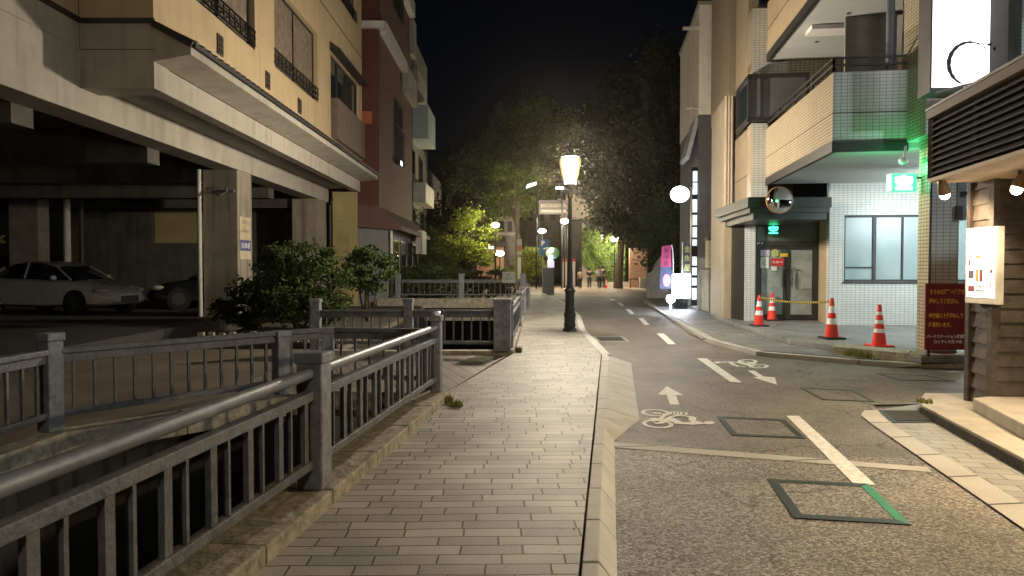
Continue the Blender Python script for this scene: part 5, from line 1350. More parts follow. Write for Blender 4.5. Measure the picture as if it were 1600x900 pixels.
# ================================================================= STREET LAMPS
M_LGLASS, nt_, b_ = principled('lantern_glass')
em_ = nt_.nodes.new('ShaderNodeEmission'); em_.inputs[0].default_value = (1.0, 0.55, 0.18, 1); em_.inputs[1].default_value = 2.4
tr_ = nt_.nodes.new('ShaderNodeBsdfTransparent'); mx_ = nt_.nodes.new('ShaderNodeMixShader'); mx_.inputs[0].default_value = 0.35
nt_.links.new(tr_.outputs[0], mx_.inputs[1]); nt_.links.new(em_.outputs[0], mx_.inputs[2]); nt_.links.new(mx_.outputs[0], nt_.nodes['Material Output'].inputs['Surface'])
def street_lamp(loc, label):
    L0 = thing('street_lamp', label, 'street lamp', loc, group='classic street lamps')
    x, y, z = loc
    MB().lathe(loc, [(0.175, 0), (0.175, 0.05), (0.15, 0.08), (0.135, 0.10), (0.15, 0.16), (0.135, 0.22), (0.14, 0.36), (0.155, 0.40), (0.14, 0.44), (0.12, 0.47)], 12).build('base', M_IRON, L0, smooth=True)
    MB().lathe((x, y, z + 0.471), [(0.118, 0), (0.125, 0.04), (0.115, 0.1), (0.11, 0.44), (0.125, 0.48), (0.14, 0.52), (0.10, 0.56), (0.085, 0.60), (0.078, 0.62)], 16).build('pedestal', M_IRON, L0, smooth=True)
    MB().lathe((x, y, z + 1.092), [(0.075, 0), (0.062, 0.5), (0.060, 0.52), (0.068, 0.54), (0.058, 0.56), (0.048, 2.1), (0.075, 2.13), (0.055, 2.17), (0.05, 2.28), (0.09, 2.33), (0.14, 2.40), (0.15, 2.44), (0.12, 2.46)], 16).build('shaft', M_IRON, L0, smooth=True)
    gl = MB().lathe((x, y, z + 3.556), [(0.125, 0.0), (0.15, 0.03), (0.20, 0.2), (0.24, 0.40), (0.252, 0.49), (0.245, 0.55), (0.21, 0.59), (0.17, 0.602)], 28).build('lantern', M_LGLASS, L0, smooth=True)
    MB().lathe((x, y, z + 3.585), [(0.06, 0.0), (0.10, 0.03), (0.138, 0.2), (0.172, 0.36), (0.178, 0.44), (0.155, 0.50), (0.07, 0.53)], 24).build('lantern_core', emis('lantern_glow', WARM, LAMP_E), gl, smooth=True)
    MB().lathe((x, y, z + 4.16), [(0.215, 0), (0.22, 0.015), (0.17, 0.05), (0.10, 0.12), (0.06, 0.17), (0.075, 0.21), (0.05, 0.24), (0.02, 0.30), (0.03, 0.33), (0.0, 0.42)], 20).build('lantern_cap', M_IRON, L0, smooth=True)
    for a_ in range(4):
        t = a_ * math.pi / 2 + 0.7
        MB().tube([(x + 0.13 * math.cos(t), y + 0.13 * math.sin(t), z + 3.50), (x + 0.2 * math.cos(t), y + 0.2 * math.sin(t), z + 3.52), (x + 0.215 * math.cos(t), y + 0.215 * math.sin(t), z + 3.62)], 0.012, 6).build('lantern_arm', M_IRON, L0)
    return L0
lampx = X(890.5, 16.9)
SLP = street_lamp((lampx, 16.9, 0.0), 'classic iron street lamp with a glowing tapered lantern on the walkway edge')
rear_fill_lamp = dup(SLP, (-0.75, -7.5, 0.0), 0, 'classic iron street lamp added out of view behind the camera for light')  # unseen copy added to light the scene from behind
for ch_ in [q for q in bpy.data.objects if q.name.startswith('lantern_core') and q.parent is not None and q.parent.parent == rear_fill_lamp]:
    if ch_.name.startswith('lantern') and len(ch_.data.materials) and ch_.data.materials[0].name.startswith('lantern_glow'):
        ch_.data = ch_.data.copy(); ch_.data.materials[0] = emis('lantern_glow_dimmer', WARM, LAMP_E * 0.27)

def globe_lamp(px, py, Y, r, label, strength=60, base=0.0, col=(1.0, 0.86, 0.66)):
    x = X(px, Y); z = Z(py, Y)
    o = thing('globe_lamp', label, 'street lamp', (x, Y, base), group='distant globe street lamps')
    MB().tube([(x, Y, base), (x, Y, base + 0.8), (x, Y, z - r)], [0.08, 0.06, 0.045], 8).build('pole', M_IRON, o)
    MB().ball((x, Y, z), (r * 1.15, r * 1.15, r * 0.62), 16, 10).build('globe', emis('far_globe_%d' % int(strength), col, strength), o, smooth=True)
    MB().lathe((x, Y, z - r * 1.3), [(0.06, 0), (0.12, 0.12), (0.10, r * 0.6)], 12).build('collar', M_IRON, o)
    return o
globe_lamp(960, 373, 60, 0.30, 'globe street lamp lighting the ivy hedge behind the walkers', 430)
globe_lamp(847, 361, 58, 0.26, 'globe street lamp just left of the tall iron lamp, above the blue sign', 420)
globe_lamp(882, 346, 55, 0.27, 'globe street lamp seen just left of the iron lamp shaft', 421)
globe_lamp(774, 352, 42.6, 0.2, 'warm lamp glowing through the bright green tree', 700, col=(1.0, 0.86, 0.5))
globe_lamp(781, 396, 52, 0.28, 'low warm lamp between the green tree and the utility pole', 170, col=(1.0, 0.72, 0.4))

# ================================================================= CONES AND CHAIN
def make_cone(loc, label, bands, base, s=1.0):
    r_ = thing('traffic_cone', label, 'traffic cone', loc, group='red and white traffic cones')
    x, y, z = loc
    H = 0.72
    def rad(h): return 0.125 * (1 - h / H) + 0.03 * (h / H)
    MB().prism([(x - 0.19, y - 0.19), (x + 0.19, y - 0.19), (x + 0.19, y + 0.19), (x - 0.19, y + 0.19)], z, z + 0.035).build('base', base, r_, bevel=0.012)
    prof_h = [0.0] + sorted(sum([[a_, b_] for a_, b_ in bands], [])) + [H]
    hs2 = prof_h
    for i in range(len(hs2) - 1):
        a_, b_ = hs2[i], hs2[i + 1]
        isb = any(abs(a_ - q[0]) < 1e-6 for q in bands)
        pr = [(rad(a_), a_ + 0.0355), (rad(b_), b_ + 0.0355)]
        if i == len(hs2) - 2: pr += [(0.028, H + 0.045), (0.012, H + 0.05)]
        MB().lathe((x, y, z), pr, 20).build('reflective_band' if isb else 'cone_shell', M_CONEW if isb else M_ORANGE, r_, smooth=True)
    return r_
CB2 = [(0.24, 0.35), (0.45, 0.58)]
CB3 = [(0.22, 0.29), (0.38, 0.45), (0.54, 0.60)]
zf = 0.081
def cpos(px, py): q = gp(px, py, zf); return (q[0], q[1] + 0.1, zf)
c1 = make_cone(cpos(1303, 530), 'traffic cone on a black base holding the right end of the yellow chain', CB2, M_RUB)
c1.scale = (1.08,) * 3
c2 = make_cone(cpos(1378, 542), 'traffic cone with three white bands on a red base, standing alone', CB3, M_ORANGE)
c3 = make_cone(cpos(1188, 510), 'traffic cone nearest the left end of the yellow chain before the doors', CB2, M_RUB)
c4 = make_cone(cpos(1208, 501), 'traffic cone standing just behind another at the glass doors', CB2, M_RUB)
ch = MB()
pa = Vector((c3.location.x, c3.location.y, zf + 0.72)); pb = Vector((c1.location.x, c1.location.y, zf + 0.76))
N_ = 64
for i in range(N_):
    t = i / N_; t2 = (i + 0.8) / N_
    def cp_(t): q = pa.lerp(pb, t); q.z -= 0.07 * 4 * t * (1 - t); return q
    ch.tube([cp_(t), cp_(t2)], 0.022 + 0.004 * (i % 2), 6, mi=i % 2)
tag(ch.build('barrier_chain', [mat('chain_yellow', (0.65, 0.48, 0.04), 0.5, bump=0), mat('chain_black', (0.03, 0.03, 0.02), 0.5, bump=0)]), 'yellow and black barrier chain strung between two cones', 'chain')

# ================================================================= CARS
def make_car(loc, rz, body_m, label, cat_name='parked_car'):
    r_ = thing(cat_name, label, 'car', loc, rz)
    cs, sn = math.cos(rz), math.sin(rz)
    def T(p): return (loc[0] + p[0] * cs - p[1] * sn, loc[1] + p[0] * sn + p[1] * cs, loc[2] + p[2])
    # stations: x, half width at sill, half width at belt, z bottom, z belt(top of body)
    stn = [(-2.30, 0.62, 0.60, 0.42, 0.72), (-2.22, 0.74, 0.72, 0.28, 0.92), (-1.9, 0.84, 0.78, 0.24, 0.99), (-1.3, 0.87, 0.80, 0.22, 0.98), (-0.4, 0.88, 0.82, 0.20, 0.95), (0.5, 0.88, 0.82, 0.20, 0.93), (1.0, 0.87, 0.78, 0.22, 0.90),
           (1.5, 0.86, 0.72, 0.22, 0.84), (1.95, 0.82, 0.66, 0.24, 0.74), (2.2, 0.70, 0.55, 0.28, 0.64), (2.33, 0.52, 0.42, 0.34, 0.54)]
    mb = MB(); rows = []
    for (x, ws_, wb_, z0, z1) in stn:
        zm = z0 + (z1 - z0) * 0.55
        sec = [(-ws_ * 0.85, z0), (-ws_, z0 + 0.06), (-ws_ * 1.0, zm), (-wb_ * 1.02, z1 - 0.07), (-wb_ * 0.9, z1), (0, z1 + 0.03), (wb_ * 0.9, z1), (wb_ * 1.02, z1 - 0.07), (ws_, zm), (ws_, z0 + 0.06), (ws_ * 0.85, z0)]
        rows.append([T((x, a_, b_)) for a_, b_ in sec])
    n = len(rows[0]); vv = [p for r0 in rows for p in r0]; ff = []
    for i in range(len(rows) - 1):
        for k in range(n):
            ff.append([i * n + k, i * n + (k + 1) % n, (i + 1) * n + (k + 1) % n, (i + 1) * n + k])
    ff.append(list(range(n))); ff.append([(len(rows) - 1) * n + k for k in range(n - 1, -1, -1)])
    mb.add(vv, ff)
    bo_ = mb.build('body', body_m, r_, smooth=True)
    # greenhouse
    gs_ = [(-1.55, 0.66, 0.60, 0.97, 1.02), (-1.1, 0.74, 0.58, 0.96, 1.30), (-0.5, 0.76, 0.58, 0.95, 1.40), (0.1, 0.76, 0.57, 0.94, 1.39), (0.45, 0.74, 0.55, 0.93, 1.30), (1.15, 0.70, 0.62, 0.88, 0.93)]
    def loft(sts, inset, zoff, mname, mm, par):
        m2 = MB(); rows = []
        for (x, wb_, wt_, z0, z1) in sts:
            sec = [(-wb_, z0), (-wt_, z1 - 0.05), (-wt_ * 0.8, z1), (wt_ * 0.8, z1), (wt_, z1 - 0.05), (wb_, z0)]
            rows.append([T((x, a_, b_ + zoff)) for a_, b_ in sec])
        n = 6; vv = [p for r0 in rows for p in r0]; ff = []
        for i in range(len(rows) - 1):
            for k in range(n): ff.append([i * n + k, i * n + (k + 1) % n, (i + 1) * n + (k + 1) % n, (i + 1) * n + k])
        ff.append(list(range(n))); ff.append([(len(rows) - 1) * n + k for k in range(n - 1, -1, -1)])
        m2.add(vv, ff)
        return m2.build(mname, mm, par, smooth=True)
    loft(gs_, 0, 0, 'window_glass', M_GLASS, r_)
    roof = MB(); rv = []
    for (x, hw_, z) in ((-1.25, 0.56, 1.245), (-1.0, 0.58, 1.345), (-0.5, 0.59, 1.425), (0.1, 0.58, 1.415), (0.42, 0.56, 1.335), (0.55, 0.54, 1.29)):
        rv += [T((x, -hw_, z - 0.045)), T((x, -hw_ * 0.8, z)), T((x, hw_ * 0.8, z)), T((x, hw_, z - 0.045))]
    roof.add(rv, [[i * 4 + k, i * 4 + k + 1, (i + 1) * 4 + k + 1, (i + 1) * 4 + k] for i in range(5) for k in range(3)])
    roof.build('roof', body_m, r_, smooth=True)
    for sgn in (-1, 1):
        pp_ = MB()
        pp_.tube([T((0.5, sgn * 0.56, 1.29)), T((1.12, sgn * 0.71, 0.93))], 0.028, 6)
        pp_.tube([T((-1.2, sgn * 0.60, 1.24)), T((-1.6, sgn * 0.68, 1.0))], 0.045, 6)
        pp_.tube([T((-0.35, sgn * 0.60, 1.40)), T((-0.35, sgn * 0.765, 0.96))], 0.025, 6)
        pp_.build('window_pillar', body_m, r_)
        MB().ball(T((0.75, sgn * 0.90, 0.98)), (0.09, 0.09, 0.07), 12, 8).build('wing_mirror', body_m, r_, smooth=True)
        hl = MB(); hl.ball(T((1.98, sgn * 0.62, 0.64)), (0.22, 0.16, 0.085), 12, 8); hl.build('headlight', glassmat('headlight_glass', (0.55, 0.52, 0.45), 0.1), r_, smooth=True)
        for xw_ in (-1.38, 1.38):
            wc = T((xw_, sgn * 0.80, 0.31))
            ax = Vector((-sn, cs, 0))
            ws2 = MB().tube([Vector(wc) - ax * 0.10, Vector(wc) + ax * 0.10], 0.315, 22).build('wheel', M_RUB, r_, smooth=True)
            MB().tube([Vector(wc) + ax * sgn * 0.06, Vector(wc) + ax * sgn * 0.108], [0.20, 0.19], 16).build('rim', mat('rim_alloy', (0.1, 0.1, 0.1), 0.5, metal=0.6), ws2, smooth=True)
            arch = MB().tube([Vector(wc) - ax * sgn * 0.02, Vector(wc) + ax * sgn * 0.076], 0.36, 22); arch.build('wheel_arch', M_BLACK, r_, smooth=True)
    MB().prism([T((2.20, -0.4, 0))[:2], T((2.345, -0.3, 0))[:2], T((2.345, 0.3, 0))[:2], T((2.20, 0.4, 0))[:2]], loc[2] + 0.34, loc[2] + 0.50).build('grille', M_BLACK, r_)
    return r_
CARW = mat('car_white', (0.55, 0.53, 0.48), 0.28, var=0.04, bump=0, coat=0.6)
CARD = mat('car_dark', (0.015, 0.016, 0.02), 0.25, var=0.1, bump=0, coat=0.8)
make_car((-12.6, 19.6, 0.28), math.radians(-14), CARW, 'pale sedan parked under the cream block, nose to the right')
make_car((-8.9, 22.3, 0.28), math.radians(196), CARD, 'black car parked in shadow behind the front pillar')

# ================================================================= PEOPLE
def person(loc, h, face, label, shirt, trousers, sway=0.0, bag=False):
    r_ = thing('person', label, 'person', loc, face, group='people walking by the ivy hedge')
    s = h / 1.7
    def chain(name, pts, edges, radii, m, par=r_, sub=1):
        me = bpy.data.meshes.new(name); me.from_pydata([(p[0] * s, p[1] * s, p[2] * s) for p in pts], edges, [])
        me.materials.append(m)
        o = bpy.data.objects.new(name, me); C.objects.link(o); o.parent = par
        sk = o.modifiers.new('skin', 'SKIN')
        for i, rr in enumerate(radii):
            sv = me.skin_vertices[0].data[i]; sv.radius = (rr[0] * s, rr[1] * s) if hasattr(rr, '__len__') else (rr * s, rr * s)
            sv.use_root = (i == 0)
        o.modifiers.new('sub', 'SUBSURF').levels = sub
        o.modifiers['sub'].render_levels = sub
        sk.use_smooth_shade = True
        return o
    st_ = 0.10 + sway
    pts = [(0, 0, 0.95), (0, 0, 1.15), (0, 0, 1.38), (0, 0, 1.47), (0, 0.01, 1.55), (0, 0.015, 1.66),
           (0.19, 0, 1.38), (0.23, -0.03, 1.12), (0.22, 0.06, 0.90), (0.22, 0.09, 0.80), (-0.19, 0, 1.38), (-0.23, 0.03, 1.12), (-0.22, 0.08, 0.90), (-0.22, 0.11, 0.80),
           (0.09, 0, 0.88), (0.10, st_, 0.50), (0.10, st_ - 0.03, 0.08), (0.10, st_ + 0.12, 0.03), (-0.09, 0, 0.88), (-0.10, -st_ * 0.4, 0.50), (-0.10, -st_ * 1.2, 0.08), (-0.10, -st_ * 1.2 + 0.13, 0.03)]
    ed = [(0, 1), (1, 2), (2, 3), (3, 4), (4, 5), (2, 6), (6, 7), (7, 8), (8, 9), (2, 10), (10, 11), (11, 12), (12, 13), (0, 14), (14, 15), (15, 16), (16, 17), (0, 18), (18, 19), (19, 20), (20, 21)]
    rd = [(0.13, 0.10), (0.12, 0.09), (0.13, 0.09), 0.05, 0.085, 0.075, 0.055, 0.04, 0.032, 0.03, 0.055, 0.04, 0.032, 0.03, 0.085, 0.06, 0.04, 0.035, 0.085, 0.06, 0.04, 0.035]
    chain('body', pts, ed, rd, mat('skin_tone', (0.42, 0.27, 0.19), 0.6, bump=0))
    sp_ = [pts[i] for i in (0, 1, 2, 6, 7, 10, 11)]
    chain('shirt', sp_, [(0, 1), (1, 2), (2, 3), (3, 4), (2, 5), (5, 6)], [(0.155, 0.12), (0.145, 0.11), (0.155, 0.11), 0.075, 0.065, 0.075, 0.065], shirt)
    tp_ = [(0, 0, 0.97)] + [pts[i] for i in (14, 15, 16, 18, 19, 20)]
    chain('trousers', tp_, [(0, 1), (1, 2), (2, 3), (0, 4), (4, 5), (5, 6)], [(0.15, 0.115), 0.10, 0.078, 0.06, 0.10, 0.078, 0.06], trousers)
    hm = MB().ball((loc[0], loc[1] - 0.01, loc[2] + 1.635 * s), (0.10 * s, 0.115 * s, 0.115 * s), 14, 10)
    hm.build('hair', mat('hair_black', (0.012, 0.01, 0.009), 0.5, bump=0), r_, smooth=True)
    return r_
BEI = MS('shirt_beige', (0.50, 0.42, 0.30)); BLK = MS('cloth_black', (0.02, 0.02, 0.022)); GRY = MS('shirt_grey', (0.42, 0.42, 0.42)); DRK = MS('cloth_navy', (0.03, 0.03, 0.05))
py_ = 57.0
zfar = -0.12
person((X(907, py_), py_, zfar), 1.6, 0.3, 'person in a beige top and dark trousers, leftmost walker', BEI, BLK)
person((X(921, py_), py_, zfar), 1.68, math.pi, 'person all in black between the beige and grey clad walkers', BLK, BLK)
person((X(936, py_), py_, zfar), 1.8, 0.2, 'person in a light grey shirt and black trousers', GRY, BLK)
person((X(941.5, py_ + 0.8), py_ + 0.8, zfar), 1.85, 2.6, 'dark clad person half behind the grey shirted walker', DRK, BLK)

# ================================================================= PLANTS
def leaves(center, radii, n, size, seed, clumps=26, flatness=0.0, hollow=0.5, bottom=-1.0):
    R = random.Random(seed)
    mb = MB()
    cl = []
    for i in range(clumps):
        while True:
            p = Vector((R.uniform(-1, 1), R.uniform(-1, 1), R.uniform(-1, 1)))
            if hollow < p.length < 1 and p.z > bottom: break
        cl.append((p, R.uniform(0.14, 0.34)))
    for i in range(n):
        c0, cr = cl[R.randrange(clumps)]
        q = Vector((R.gauss(0, 1), R.gauss(0, 1), R.gauss(0, 0.6))) * cr * 0.6
        p = c0 + q
        P = Vector((center[0] + p.x * radii[0], center[1] + p.y * radii[1], center[2] + p.z * radii[2]))
        s = size * R.uniform(0.4, 1.7)
        n_ = Vector((R.gauss(0, 1), R.gauss(0, 1), R.gauss(0, 1) + 1.0 + flatness)).normalized()
        a_ = n_.orthogonal().normalized()
        th = R.uniform(0, 6.28)
        a_ = (a_ * math.cos(th) + n_.cross(a_) * math.sin(th)); b_ = n_.cross(a_)
        mb.add([P - a_ * s, P - b_ * s * 0.45 + n_ * s * 0.12, P + a_ * s, P + b_ * s * 0.45 + n_ * s * 0.12], [[0, 1, 2], [0, 2, 3]])
    return mb, cl
def tree(base, height, crown_c, radii, n, leaf, seed, label, m_leaf, trunk_r=0.18, name='tree', clumps=30, group=None, bottom=-1.0, hollow=0.45):
    r_ = thing(name, label, 'tree', base, 0, group)
    R = random.Random(seed + 99)
    mb, cl = leaves(crown_c, radii, n, leaf, seed, clumps, hollow=hollow, bottom=bottom)
    mb.build('crown', m_leaf, r_, fix=False)
    tk = MB()
    b0 = Vector(base); top = Vector((crown_c[0], crown_c[1], crown_c[2] - radii[2] * 0.2))
    m1 = b0.lerp(top, 0.5) + Vector((R.uniform(-.2, .2), 0, 0))
    tk.tube([b0, b0 + (m1 - b0) * 0.15, m1, top], [trunk_r * 1.3, trunk_r, trunk_r * 0.75, trunk_r * 0.4], 10)
    for k, (p, c_) in enumerate(cl[:12]):
        e = Vector((crown_c[0] + p.x * radii[0] * 0.85, crown_c[1] + p.y * radii[1] * 0.85, crown_c[2] + p.z * radii[2] * 0.85))
        s_ = m1.lerp(top, R.uniform(0.1, 1.0))
        md_ = s_.lerp(e, 0.5) + Vector((0, 0, 0.15 * radii[2]))
        tk.tube([s_, md_, e], [trunk_r * 0.35, trunk_r * 0.22, trunk_r * 0.07], 6)
    tk.build('trunk', M_BARK, r_, smooth=True)
    return r_
LT = leafmat('leaf_canopy', (0.11, 0.16, 0.03))
LG = leafmat('leaf_green', (0.055, 0.085, 0.022))
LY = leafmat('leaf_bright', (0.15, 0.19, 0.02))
LD = leafmat('leaf_dark', (0.013, 0.021, 0.007))
LC = leafmat('leaf_cool', (0.035, 0.07, 0.03))
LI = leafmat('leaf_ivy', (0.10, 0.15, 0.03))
tree((-4.2, 47, 0), 9, (-4.4, 47, 6.0), (2.6, 2.4, 3.6), 9000, 0.13, 3, 'tall dark tree behind the left railing', LD, 0.22)
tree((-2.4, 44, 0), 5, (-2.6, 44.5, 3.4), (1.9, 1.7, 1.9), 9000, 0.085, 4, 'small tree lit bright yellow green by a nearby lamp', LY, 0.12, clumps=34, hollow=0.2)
tree((-5.2, 40, 0), 5, (-5.0, 39, 2.6), (1.6, 2.2, 2.2), 7000, 0.09, 14, 'bushy dark tree beside the grey building', LG, 0.12, hollow=0.2)
tree((1.0, 74, -0.1), 18, (1.6, 74, 13.6), (5.6, 4.0, 5.6), 30000, 0.17, 5, 'tall spreading tree behind the glowing street lamp', LT, 0.3, clumps=64, hollow=0.25)
tree((1.2, 63, -0.1), 12, (-0.2, 62.5, 8.8), (3.3, 2.2, 2.9), 12000, 0.13, 6, 'lower branch crown left of the tall spreading tree', LT, 0.22, clumps=30)
tree((8.75, 58, -0.1), 16, (9.0, 57, 10.5), (3.6, 3.2, 6.5), 26000, 0.17, 7, 'tall dark evergreen tree with a pale bare trunk', LD, 0.32, clumps=70, hollow=0.2)
tree((11.5, 50, -0.1), 12, (11.8, 50, 11.5), (3.0, 3.0, 6.0), 14000, 0.17, 17, 'dark evergreen tree right behind the white globe lamp', LD, 0.28, clumps=50, hollow=0.2)
tree((8.9, 38, -0.1), 5, (8.6, 38, 3.4), (1.75, 1.6, 2.3), 12000, 0.09, 8, 'round leafy tree behind the banners', LC, 0.14, clumps=40, hollow=0.15)
# ivy hedge
iv = MB(); R = random.Random(12)
hx0, hx1, hy = X(910, 62), X(976, 62), 62.0
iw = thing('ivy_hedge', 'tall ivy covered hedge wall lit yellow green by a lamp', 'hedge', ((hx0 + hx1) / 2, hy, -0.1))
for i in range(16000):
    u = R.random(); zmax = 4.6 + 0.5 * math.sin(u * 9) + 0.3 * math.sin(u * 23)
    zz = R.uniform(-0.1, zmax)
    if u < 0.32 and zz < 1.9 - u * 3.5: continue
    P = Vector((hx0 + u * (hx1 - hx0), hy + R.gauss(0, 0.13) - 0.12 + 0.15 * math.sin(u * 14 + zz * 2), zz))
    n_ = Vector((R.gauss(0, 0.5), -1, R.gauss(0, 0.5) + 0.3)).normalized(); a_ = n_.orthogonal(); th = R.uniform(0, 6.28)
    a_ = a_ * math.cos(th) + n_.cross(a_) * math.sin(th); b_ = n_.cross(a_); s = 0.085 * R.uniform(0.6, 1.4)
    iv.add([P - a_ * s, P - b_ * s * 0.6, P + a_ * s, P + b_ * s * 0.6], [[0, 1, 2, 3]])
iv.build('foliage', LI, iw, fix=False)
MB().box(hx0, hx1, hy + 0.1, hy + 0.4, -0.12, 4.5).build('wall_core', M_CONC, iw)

def bush(base, crown_c, radii, n, leaf, seed, label, m, stems=5, clumps=30):
    r_ = thing('shrub', label, 'shrub', base)
    mb, cl = leaves(crown_c, radii, n, leaf, seed, clumps, hollow=0.1)
    mb.build('foliage', m, r_, fix=False)
    R = random.Random(seed)
    for k in range(stems):
        p = cl[k][0]
        e = (crown_c[0] + p.x * radii[0] * 0.8, crown_c[1] + p.y * radii[1] * 0.8, crown_c[2] + p.z * radii[2] * 0.8)
        MB().tube([(base[0] + R.uniform(-.1, .1), base[1] + R.uniform(-.1, .1), base[2]), (base[0] * 0.5 + e[0] * 0.5, base[1] * 0.5 + e[1] * 0.5, base[2] * 0.6 + e[2] * 0.4), e], [0.035, 0.025, 0.01], 6).build('stem', M_BARK, r_)
    return r_
LB1 = leafmat('leaf_shrub', (0.055, 0.082, 0.02))
bush((-5.0, 16.5, 0), (-4.9, 16.3, 1.25), (1.15, 0.9, 0.95), 7500, 0.055, 21, 'large glossy shrub in front of the far pillar', LB1, clumps=40)
bush((-4.35, 15.6, 0), (-4.45, 15.3, 0.75), (0.8, 0.6, 0.6), 3500, 0.05, 26, 'lower shrub spilling forward below the large one', LB1)
bush((-3.9, 18.8, 0), (-3.9, 18.6, 1.5), (0.75, 0.7, 0.65), 4500, 0.055, 22, 'smaller round shrub before the white shutter', LG)
bush((-6.3, 16.8, 0), (-6.2, 16.4, 0.7), (0.7, 0.6, 0.65), 2600, 0.05, 23, 'dark shrub at the foot of the front pillar', LD)
bush((-6.9, 9.3, 0), (-7.25, 9.35, 1.45), (0.35, 0.4, 0.8), 1600, 0.05, 24, 'leafy shrub cut off by the left edge', LG)
bush((-4.2, 31, 0), (-3.6, 30.5, 0.9), (1.8, 1.2, 0.8), 6000, 0.07, 27, 'dark shrub row behind the farthest railing', LG, clumps=40)
bush((-1.5, 33, 0), (-1.3, 33, 0.8), (1.4, 1.0, 0.7), 4500, 0.07, 28, 'low rounded shrub behind the notice board', LD, clumps=30)
bush((-0.6, 53, 0), (-0.6, 53, 0.9), (1.0, 1.0, 0.8), 3000, 0.08, 29, 'low shrub by the utility pole', LG)
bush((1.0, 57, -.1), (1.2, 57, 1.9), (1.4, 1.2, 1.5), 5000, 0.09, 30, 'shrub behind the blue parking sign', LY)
bush((11.6, 44, -.1), (11.0, 44, 1.2), (1.0, 1.0, 1.2), 3000, 0.08, 31, 'shrub by the pink brick planter', LI)
def grass_tuft(c_, r0, n, h, label, seed, name='grass_tuft', z=0.0):
    R = random.Random(seed); mb = MB()
    for i in range(n):
        a_ = R.uniform(0, 6.28); rr = r0 * R.random() ** 0.7; x = c_[0] + rr * math.cos(a_); y = c_[1] + rr * math.sin(a_)
        hh = h * R.uniform(0.4, 1.1); lx, ly = R.uniform(-.5, .5) * hh, R.uniform(-.5, .5) * hh; w_ = 0.006
        mb.add([(x - w_, y, z), (x + w_, y, z), (x + lx * 0.4 + w_, y + ly * .4, z + hh * 0.6), (x + lx * .4 - w_, y + ly * .4, z + hh * 0.6), (x + lx, y + ly, z + hh)], [[0, 1, 2, 3], [3, 2, 4]])
    return tag(mb.build(name, leafmat('leaf_weed', (0.13, 0.13, 0.03)), fix=False), label, 'weeds')
grass_tuft((-0.74, 7.85), 0.08, 70, 0.09, 'small tuft of weeds at the end of the coping', 41)
grass_tuft((-0.62, 7.65), 0.09, 70, 0.07, 'flattened yellow weeds on the pavers by the end post', 42)
grass_tuft((0.12, 12.6), 0.06, 60, 0.12, 'thin weeds at the foot of the corner post', 43)
for k, (px, py) in enumerate(((1330, 556), (1350, 559), (1398, 556), (1425, 560))):
    q = gp(px, py, 0.0)
    grass_tuft(q, 0.16, 70, 0.13, ['weeds in the kerb crack left of the last cone', 'weeds in the kerb below the single cone', 'weeds in the kerb right of the single cone', 'weeds at the foot of the tiled column'][k], 50 + k)
q = gp(1445, 638, 0.0); grass_tuft(q, 0.08, 80, 0.05, 'moss and weeds on the corner of the shop platform', 58, z=0.06)

# low things behind fence C: planter with soil, steps
tag(MB().prism([(-3.3, 13.2), (-3.4, 26.5), (-6.6, 26.5), (-6.2, 13.2)], 0.0, 0.10).build('planting_bed', M_SOIL), 'dark soil bed under the shrubs on the left bank', 'planting bed')
hb = MB()
for i in range(14):
    hb.box(-6.0 + i * 0.2, -5.9 + i * 0.2, 13.4, 13.5, 0.0, 0.28 + 0.03 * math.sin(i * 3))
tag(hb.build('edging', M_STONE), 'row of short edging stones in front of the shrubs', 'edging')

# ================================================================= DISTANT STREET
def block(name, label, cat, x0, x1, y0, y1, z0, z1, m, **kw):
    return tag(MB().box(x0, x1, y0, y1, z0, z1).build(name, m, **kw), label, cat)
# concrete overpass-like building
dY = 64.5
CBD = thing('concrete_building', 'dull concrete building behind the street lamp and hedge', 'building', (X(940, dY), dY, 0))
MB().box(X(884, dY), X(1008, dY), dY, dY + 8, Z(345, dY), Z(305, dY)).build('wall', mat('far_concrete', (0.34, 0.29, 0.23), 0.85, var=0.15), CBD)
MB().box(X(884, dY), X(1008, dY), dY + 0.6, dY + 8, -0.1, Z(345.2, dY)).build('lower_wall', M_CONCD, CBD)
MB().box(X(884, dY), X(1010, dY), dY - 0.5, dY, Z(347, dY), Z(344, dY)).build('ledge', M_DARKTR, CBD)
for px_ in (910, 936, 965):
    MB().box(X(px_, dY), X(px_ + 8, dY), dY + 0.45, dY + 0.59, Z(362, dY), Z(348, dY)).build('window', mat('dull_window', (0.22, 0.2, 0.17), 0.5), CBD)
MB().box(X(884, dY), X(905, dY), dY - 2, dY + 4, Z(305, dY), Z(296, dY)).build('roof_box', M_CONCD, CBD)
SGN = thing('gantry_sign', 'grey overhead street sign with pale lettering bars left of the lamp', 'sign', (X(864, 62), 62, 0))
gy_ = 60.0
MB().box(X(842, gy_), X(888, gy_), gy_, gy_ + 0.2, Z(335, gy_), Z(313, gy_)).build('panel', mat('sign_grey', (0.09, 0.085, 0.08), 0.6), SGN)
for (ya, yb) in ((324, 319), (332, 328)):
    MB().box(X(845, gy_), X(885, gy_), gy_ - 0.01, gy_ - 0.001, Z(ya, gy_), Z(yb, gy_)).build('lettering_bar', mat('sign_bar', (0.30, 0.27, 0.22), 0.6, bump=0), SGN)
text('武蔵野通り商店街', M_BLACK, SGN, (X(847, gy_), gy_ - 0.013, Z(323.5, gy_)), (1, 0, 0), (0, 0, 1), 0.2, 2.0)
MB().tube([(X(843, gy_), gy_ + 0.1, -0.1), (X(843, gy_), gy_ + 0.1, Z(313, gy_))], 0.05, 8).build('post', M_IRON, SGN)
MB().tube([(X(887, gy_), gy_ + 0.1, -0.1), (X(887, gy_), gy_ + 0.1, Z(313, gy_))], 0.05, 8).build('post', M_IRON, SGN)
